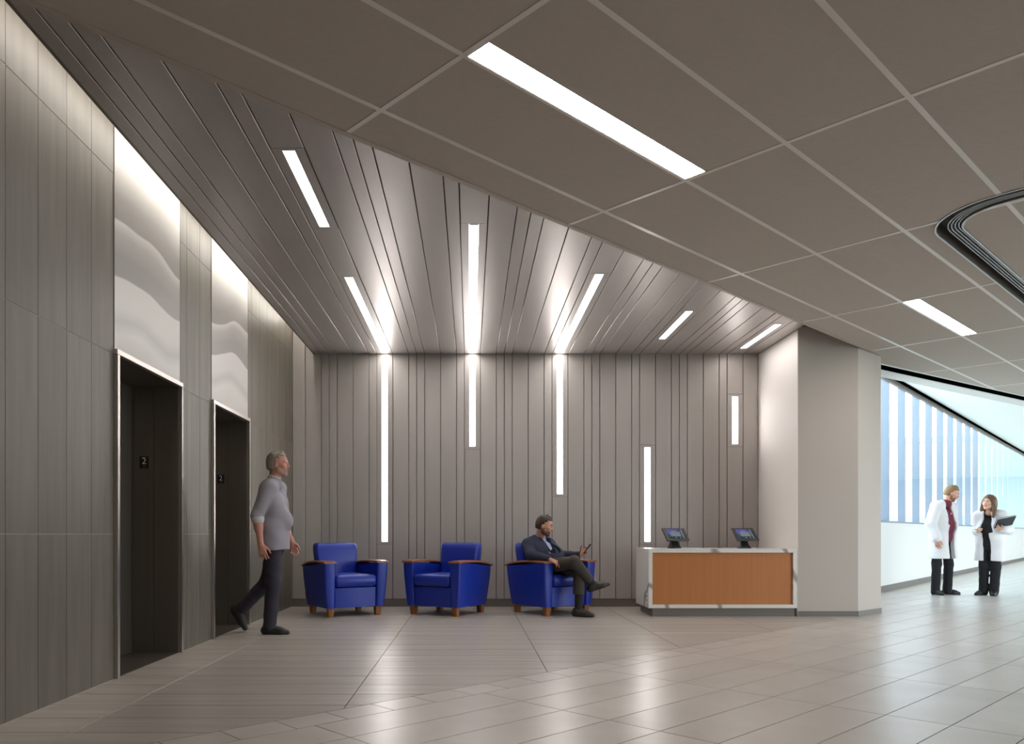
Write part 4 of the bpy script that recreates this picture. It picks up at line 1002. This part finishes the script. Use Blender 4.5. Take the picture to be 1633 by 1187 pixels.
# --- seated man
M['blazer'] = mat('blazer', lin(38, 44, 66), 0.85, 0, (70, 70, 70), 0.06); M['shirt_pale'] = mat('shirt_pale', lin(176, 182, 208), 0.8)
M['brown_trouser'] = mat('brown_trouser', lin(62, 56, 50), 0.85, 0, (60, 60, 60), 0.06); M['shoe_brown'] = mat('shoe_brown', lin(48, 42, 38), 0.45); M['sock'] = mat('sock', lin(32, 30, 32), 0.9)
def sitter():
    B = V3(1.0, 9.42, 0); r = person_root('person', tuple(B), 'dark-haired man in navy blazer sitting cross-legged in blue armchair')
    L = lambda *a: V3(*a) - B
    sk = skin_set('sitter', lin(198, 146, 124), lin(168, 104, 92), lin(52, 38, 30), lin(112, 78, 62))
    rt = nrm((-0.80, -0.60, 0)); fw = nrm((0.62, -0.72, 0.30))
    H = L(1.0, 9.43, 0.575); Sh = L(0.838, 9.61, 0.862); pel = H + V3(-0.02, 0.03, 0.03); chest = H * 0.36 + Sh * 0.64; neck = Sh + V3(0.015, -0.01, 0.055)
    hr, hl = H + rt * 0.088, H - rt * 0.088; sr, sl = Sh + rt * 0.178 + V3(0, 0, -0.03), Sh - rt * 0.178 + V3(0, 0, -0.03)
    er, wr_ = L(0.722, 9.345, 0.715), L(0.925, 9.145, 0.668); el, wl_ = L(1.12, 9.56, 0.70), L(1.318, 9.36, 0.715)
    kr, ar = L(1.195, 9.00, 0.645), L(1.425, 9.13, 0.385); kl, al = L(1.275, 9.13, 0.515), L(1.262, 9.11, 0.09)
    C = L(0.905, 9.52, 1.068); hf = (0.93, -0.24, -0.30)
    F = Field((-0.5, -0.65, -0.02), (0.85, 0.45, 1.25), 0.006)
    torso(F, pel, chest, neck, hl, hr, sl, sr, fw, -0.014, 0, 0.97)
    for s_, e_, w_ in ((sl, el, wl_), (sr, er, wr_)): limb(F, s_, e_, w_, 0.048, 0.040, 0.027, 0, 0, 0.02)
    limb(F, hr, kr, ar, 0.078, 0.054, 0.038); limb(F, hl, kl, al, 0.078, 0.054, 0.038)
    head(F, C, hf, neck=neck + V3(0, 0, -0.01), beard=True)
    hand(F, wr_, (0.80, -0.30, -0.32), (0.2, 0.3, -1), (0.4, 0.9, 0), curl=(0.25, 0.35, 0.3), spread=0.22)
    hand(F, wl_, (0.72, -0.30, 0.62), (-0.35, -0.75, 0.35), (-0.6, 0.1, 0.75), curl=(0.55, 0.75, 0.5), thumb=0.9)
    F.mesh('body', sk, r)
    sp = nrm(neck - pel); R = (fw, rt, sp)
    S1 = Field((-0.45, -0.4, 0.45), (0.35, 0.45, 1.06), 0.006)
    torso(S1, pel, chest, neck, hl, hr, sl, sr, fw, 0.006, 0, 0.97)
    S1.cone(neck + V3(-0.012, 0.005, 0.0), neck + V3(0.01, -0.005, 0.045), 0.068, 0.064, 0.01, 0)
    S1.plane(pel, sp)
    S1.mesh('shirt', [M['shirt_pale']], r)
    J = Field((-0.5, -0.45, 0.40), (0.50, 0.45, 1.06), 0.006)
    torso(J, pel, chest, neck, hl, hr, sl, sr, fw, 0.022, 0, 0.98, 0.02)
    for s_, e_, w_ in ((sl, el, wl_), (sr, er, wr_)): limb(J, s_, e_, e_ * 0.1 + w_ * 0.9, 0.068, 0.060, 0.046, 0, 0, 0.03)
    J.ripple(0.004, 24, 18, 22, 1.1)
    for sgn in (-1, 1):
        ct = chest + fw * 0.13 + sp * 0.07 + rt * (0.012 * sgn); a = math.radians(17 * sgn)
        q = (fw, rt * math.cos(a) + sp * math.sin(a), sp * math.cos(a) - rt * math.sin(a)); J.sub_box(ct, (0.12, 0.036, 0.18), q)
    J.sub_box(neck + sp * 0.075 + fw * 0.02, (0.13, 0.075, 0.08), R)
    J.plane(pel - sp * 0.10, sp)
    J.mesh('blazer', [M['blazer']], r)
    # lapels and collar roll
    for sgn in (-1, 1):
        Lp = Field(chest - 0.32, chest + 0.36, 0.006)
        Lp.cone(neck - fw * 0.045 + rt * 0.055 * sgn + sp * 0.028, neck + fw * 0.075 + rt * 0.068 * sgn - sp * 0.045, 0.016, 0.020, 0.01, 0)
        Lp.cone(neck + fw * 0.075 + rt * 0.068 * sgn - sp * 0.045, chest + fw * 0.128 + rt * 0.030 * sgn - sp * 0.06, 0.020, 0.012, 0.01, 0)
        Lp.mesh('lapel', [M['blazer']], r)
    ac = kr * 0.24 + ar * 0.76
    trousers('trousers', [M['brown_trouser']], r, (-0.3, -0.62, 0.10), (0.62, 0.35, 0.90), pel, hl, hr, [(hr, kr, ac, 0.080, 0.064, 0.050)], fw, 0.008, None, 0.0065, 0.003)
    lc = kl * 0.40 + al * 0.60
    T2 = Field((-0.1, -0.6, 0.12), (0.5, 0.3, 0.85), 0.0065); limb(T2, hl, kl, lc, 0.082, 0.070, 0.064, 0.004, 0, 0.04); T2.ripple(0.003, 21, 17, 26); T2.plane(lc, (0, 0, 1)); T2.mesh('trouser_leg', [M['brown_trouser']], r)
    for a_, c_ in ((ar, ac), (al, lc)):
        K = Field(np.minimum(a_, c_) - 0.1, np.maximum(a_, c_) + 0.1, 0.006); K.cone(a_, c_, 0.045, 0.047, 0.01, 0); K.mesh('sock', [M['sock']], r)
    shoe('shoe', ar, ar + V3(0.92, -0.12, 0.33), [M['shoe_brown'], M['sole']], r, 1, (-0.34, -0.10, 0.93))
    shoe('shoe', al, al + V3(0.85, -0.42, 0), [M['shoe_brown'], M['sole']], r)
    hair_short('hair', C, hf, (0, 0, 1), M['hair_brown'], r, 1.0, 0.010, 0.080)
    ph = empty('phone', tuple(B + wl_ + V3(0.075, -0.062, 0.075)))
    a1, a2 = nrm((0.55, -0.15, 0.80)), None; n_ = nrm(np.cross(a1, (0.35, 0.9, 0))); a2 = np.cross(n_, a1)
    MB().obox((0, 0, 0), a1, a2, n_, 0.068, 0.034, 0.004).build('case', M['black'], ph, bevel=0.002)
    MB().obox(Vector(n_) * 0.0044, a1, a2, n_, 0.064, 0.031, 0.0004).build('glass_front', M['plate'], ph)
    tag(ph, 'black phone held up by the seated man in the blazer', 'phone')
sitter()

# --- two people in white coats
M['coat'] = mat('coat', lin(236, 236, 240), 0.75); M['maroon'] = mat('maroon', lin(116, 44, 66), 0.8, 0, (90, 90, 90), 0.12); M['button'] = mat('button', lin(220, 200, 205), 0.4)
M['black_cloth'] = mat('black_cloth', lin(24, 24, 28), 0.85); M['folder'] = mat('folder', lin(50, 54, 62), 0.5)
def coat_person(base, label, skin, fw, rt, pel, chest, neck, hl, hr, sl, sr, el, wl_, er, wr_, legs, feet, C, hf, hs, hands, hem, shirt_m, trouser_m, flare, open_w, female, w, lo, hi, arm_r, opening=None):
    r = person_root('person', base, label, 'people in white coats')
    F = Field(lo, hi, 0.006)
    torso(F, pel, chest, neck, hl, hr, sl, sr, fw, -0.014, 0, w)
    for s_, e_, w_ in ((sl, el, wl_), (sr, er, wr_)): limb(F, s_, e_, w_, 0.046 * arm_r, 0.038 * arm_r, 0.027 * arm_r, 0, 0, 0.02)
    for (a, k_, b) in legs: limb(F, a, k_, b, 0.074, 0.052, 0.038)
    head(F, C, hf, s=hs, neck=neck, female=female, beard=not female)
    for hd in hands: hand(F, *hd[0], **hd[1])
    F.mesh('body', skin, r)
    S1 = Field(lo, hi, 0.008)
    torso(S1, pel, chest, neck, hl, hr, sl, sr, fw, 0.004, 0, w, 0.012, 0.02 if female else 0)
    if not female: S1.cone(neck + V3(0, 0, 0.0), neck + V3(0.004, -0.004, 0.014), 0.066, 0.062, 0.01, 0)
    else: S1.sub_ell(neck + np.array(fw) * 0.08, (0.08, 0.08, 0.10), ((1, 0, 0), (0, 1, 0), (0, 0, 1)))
    if not female:
        for i in range(6): S1.ell(np.array(pel) + (np.array(neck) - pel) * (0.02 + 0.16 * i) + np.array(fw) * (0.112 - 0.004 * i), (0.012,) * 3, k=0.0, lab=1)
    S1.plane((0, 0, pel[2] - 0.10), (0, 0, 1)); S1.mesh('shirt', [shirt_m, M['button']], r)
    trousers('trousers', [trouser_m], r, lo, hi, pel, hl, hr, [(a, k_, b + V3(0, 0, -0.035), 0.080, 0.064, 0.062) for a, k_, b in legs], fw, 0.004, pel[2] + 0.08)
    K = Field(lo, hi, 0.007)
    torso(K, pel, chest, neck, hl, hr, sl, sr, fw, 0.024, 0, w, 0.02, 0.02 if female else 0)
    rtv = np.array(rt)
    for s in (-1, 1):
        p = np.array(pel) + rtv * 0.05 * s; K.cone(p + V3(0, 0, 0.1), V3(p[0], p[1], hem - 0.08) + rtv * 0.02 * s + np.array(fw) * 0.01, 0.128 * w, 0.128 * w + flare, 0.05, 0, 0.85, fw)
    K.plane((0, 0, hem), (0, 0, 1))
    for s_, e_, w_ in ((sl, el, wl_), (sr, er, wr_)): limb(K, s_, e_, e_ * 0.06 + w_ * 0.94, 0.070 * arm_r, 0.066 * arm_r, 0.055 * arm_r, 0, 0, 0.025)
    K.ripple(0.004, 17, 13, 9, 0.3)
    up = V3(0, 0, 1); of = np.array(opening if opening is not None else fw, float); orr = np.cross(of, up)
    zt, zb = neck[2] + 0.06, hem - 0.02
    oc = np.array(pel) * 0.5 + np.array(chest) * 0.5
    for sgn in (-1, 1):
        K.sub_box(V3(oc[0], oc[1], (zt + zb) / 2) + of * 0.20 + orr * open_w * 0.5 * sgn, (0.185, open_w * 0.5 + 0.006, (zt - zb) / 2 + 0.05), (of, orr, up))
        a = math.radians(13 * sgn); K.sub_box(V3(chest[0], chest[1], chest[2] + 0.10) + of * 0.16 + orr * 0.018 * sgn, (0.13, 0.026, 0.22), (of, orr * math.cos(a) + up * math.sin(a), up * math.cos(a) - orr * math.sin(a)))
    K.sub_ell(np.array(neck) + V3(0, 0, 0.055) + np.array(fw) * 0.02, (0.085, 0.085, 0.06), ((1, 0, 0), (0, 1, 0), (0, 0, 1)))
    K.mesh('coat', [M['coat']], r)
    for (an, toe) in feet: shoe('shoe', an, an + np.array(toe), [M['shoe_black'], M['sole']], r, 0.95 if not female else 0.85)
    return r
def doctors():
    # man
    fw, rt = nrm((0.50, -0.87, 0)), nrm((-0.87, -0.50, 0))
    pel, chest, neck = V3(0.0, 0.0, 0.95), V3(0.01, -0.01, 1.23), V3(0.045, -0.03, 1.47)
    hl, hr = V3(0, 0, 0.91) - rt * 0.085, V3(-0.02, 0, 0.91) + rt * 0.085; sl, sr = V3(0.035, -0.02, 1.405) - rt * 0.185, V3(0.0, -0.02, 1.405) + rt * 0.20
    el, wl_ = V3(0.240, 0.12, 1.13), V3(0.195, 0.13, 0.90); er, wr_ = V3(-0.262, -0.12, 1.13), V3(-0.205, -0.19, 0.885)
    kr, ar = V3(-0.135, -0.07, 0.49), V3(-0.150, -0.06, 0.085); kl, al = V3(0.10, 0.0, 0.49), V3(0.075, 0.0, 0.085)
    C = V3(0.105, -0.065, 1.615); hf = (0.86, -0.36, -0.42)
    r = coat_person((7.56, 12.5, 0), 'sandy-haired man in long white coat over maroon shirt, looking down', skin_set('doctor', lin(212, 160, 136), lin(180, 112, 100), lin(120, 92, 62), lin(150, 104, 78)),
        fw, rt, pel, chest, neck, hl, hr, sl, sr, el, wl_, er, wr_, [(hr, kr, ar), (hl, kl, al)], [(ar, (0.12, -0.9, 0)), (al, (0.92, -0.35, 0))], C, hf, 1.0,
        [((wr_, (0.12, -0.1, -1), (0.5, 0.6, 0), (0.6, -0.6, 0)), {}), ((wl_, (0, -0.1, -1), (-0.7, 0, 0), (0.6, -0.6, 0)), {})],
        0.575, M['maroon'], M['black_cloth'], 0.060, 0.068, False, 1.14, (-0.45, -0.42, -0.03), (0.48, 0.36, 1.82), 1.22, nrm((0.36, -0.93, 0)))
    hair_short('hair', C, hf, (0, 0, 1), M['hair_sandy'], r, 1.0, 0.010, 0.074)
    # woman
    fw, rt = nrm((-0.66, -0.75, 0)), nrm((-0.75, 0.66, 0))
    pel, chest, neck = V3(0.02, 0.02, 0.86), V3(0.02, 0.0, 1.10), V3(0.01, -0.01, 1.315)
    hl, hr = V3(0.02, 0.01, 0.82) - rt * 0.08, V3(0.02, 0.01, 0.82) + rt * 0.08; sl, sr = V3(0.02, 0, 1.255) - rt * 0.16, V3(0.02, 0, 1.255) + rt * 0.155
    el, wl_ = V3(0.225, -0.14, 1.025), V3(0.045, -0.275, 1.035); er, wr_ = V3(-0.12, 0.09, 1.01), V3(-0.205, -0.10, 1.03)
    kr, ar = V3(-0.045, 0.045, 0.45), V3(-0.055, 0.05, 0.085); kl, al = V3(0.07, -0.06, 0.45), V3(0.04, -0.06, 0.085)
    C = V3(-0.025, -0.035, 1.455); hf = (-0.86, -0.48, 0.08)
    r = coat_person((8.17, 12.3, 0), 'long-haired woman in white coat holding a dark folder', skin_set('woman', lin(222, 174, 150), lin(190, 100, 100), lin(80, 56, 40)),
        fw, rt, pel, chest, neck, hl, hr, sl, sr, el, wl_, er, wr_, [(hr, kr, ar), (hl, kl, al)], [(ar, (-0.95, -0.25, 0)), (al, (-0.6, -0.75, 0))], C, hf, 0.98,
        [((wl_, (-0.80, -0.15, 0.15), (0.1, 0.5, 0.85), (-0.2, -0.3, 0.8)), dict(s=0.9, curl=(0.5, 0.5, 0.4))), ((wr_, (-0.75, -0.55, 0.0), (0.3, -0.5, -0.8), (-0.5, -0.3, 0.8)), dict(s=0.9, curl=(0.5, 0.8, 0.6)))],
        0.545, M['black_cloth'], M['black_cloth'], 0.030, 0.045, True, 0.90, (-0.46, -0.48, -0.03), (0.46, 0.36, 1.66), 1.0, nrm((-0.80, -0.60, 0)))
    f, rr, u = frame(hf); E = lambda a, b, c: C + 1.0 * (a * f + b * rr + c * u)
    Hh = Field(C - 0.34, C + 0.22, 0.006)
    Hh.ell(E(-0.020, 0, 0.036), (0.106, 0.096, 0.102), (f, rr, u), 0, 0); Hh.ell(E(-0.060, 0, -0.04), (0.075, 0.092, 0.13), (f, rr, u), 0.03, 0)
    for b in (-1, 1):
        Hh.cone(E(0.015, 0.072 * b, 0.03), E(0.0, 0.086 * b, -0.10), 0.030, 0.036, 0.02, 0); Hh.cone(E(0.0, 0.086 * b, -0.10), E(0.025, 0.092 * b, -0.225), 0.036, 0.018, 0.02, 0)
    Hh.cone(E(-0.07, 0, -0.05), E(-0.085, 0, -0.19), 0.062, 0.045, 0.03, 0, 0.6, f); Hh.cone(E(-0.06, -0.05, -0.10), E(-0.05, -0.06, -0.21), 0.03, 0.02, 0.02, 0); Hh.cone(E(-0.06, 0.05, -0.10), E(-0.05, 0.06, -0.21), 0.03, 0.02, 0.02, 0)
    Hh.ripple(0.003, 60, 50, 14)
    Hh.sub_ell(E(0.075, 0, -0.035), (0.066, 0.062, 0.10), (f, rr, u), 0.006); Hh.sub_ell(E(-0.008, 0, 0.028), (0.088, 0.069, 0.080), (f, rr, u), 0.001)
    Hh.mesh('hair', [M['hair_long']], r)
    B = V3(8.17, 12.3, 0)
    fo = empty('folder', tuple(B + V3(0.035, -0.315, 1.15)))
    wv = nrm((0.95, -0.12, 0.20)); nv_ = nrm((0.05, -0.62, -0.72)); nv_ = nrm(nv_ - wv * (nv_ @ wv)); hv = np.cross(nv_, wv)
    MB().obox(0.005 * nv_, wv, hv, nv_, 0.135, 0.105, 0.003).build('cover', M['folder'], fo, bevel=0.001)
    MB().obox(-0.005 * nv_, wv, hv, nv_, 0.130, 0.101, 0.0065).build('pages', M['white'], fo)
    MB().obox(-0.015 * nv_, wv, hv, nv_, 0.135, 0.105, 0.003).build('cover', M['folder'], fo, bevel=0.001)
    tag(fo, 'dark folder held at chest height by the woman in white coat', 'folder')
    pe = empty('pen', tuple(B + wr_ + V3(-0.085, -0.075, 0.0)))
    d = nrm((-0.9, -0.25, 0.12)); s_ = nrm(np.cross(d, (0, 0, 1))); t_ = np.cross(s_, d)
    def rod(name, a, b, r0, r1, m):
        rg = [[tuple(d * q + (s_ * math.cos(math.pi * i / 4) + t_ * math.sin(math.pi * i / 4)) * rr_) for i in range(8)] for q, rr_ in ((a, r0), (b, r1))]
        MB().loft(rg).build(name, m, pe, smooth=50)
    rod('barrel', -0.05, 0.06, 0.005, 0.005, M['folder']); rod('tip', 0.0601, 0.075, 0.0048, 0.0012, M['steel'])
    tag(pe, 'thin pen in right hand of the woman in white coat', 'pen')
doctors()
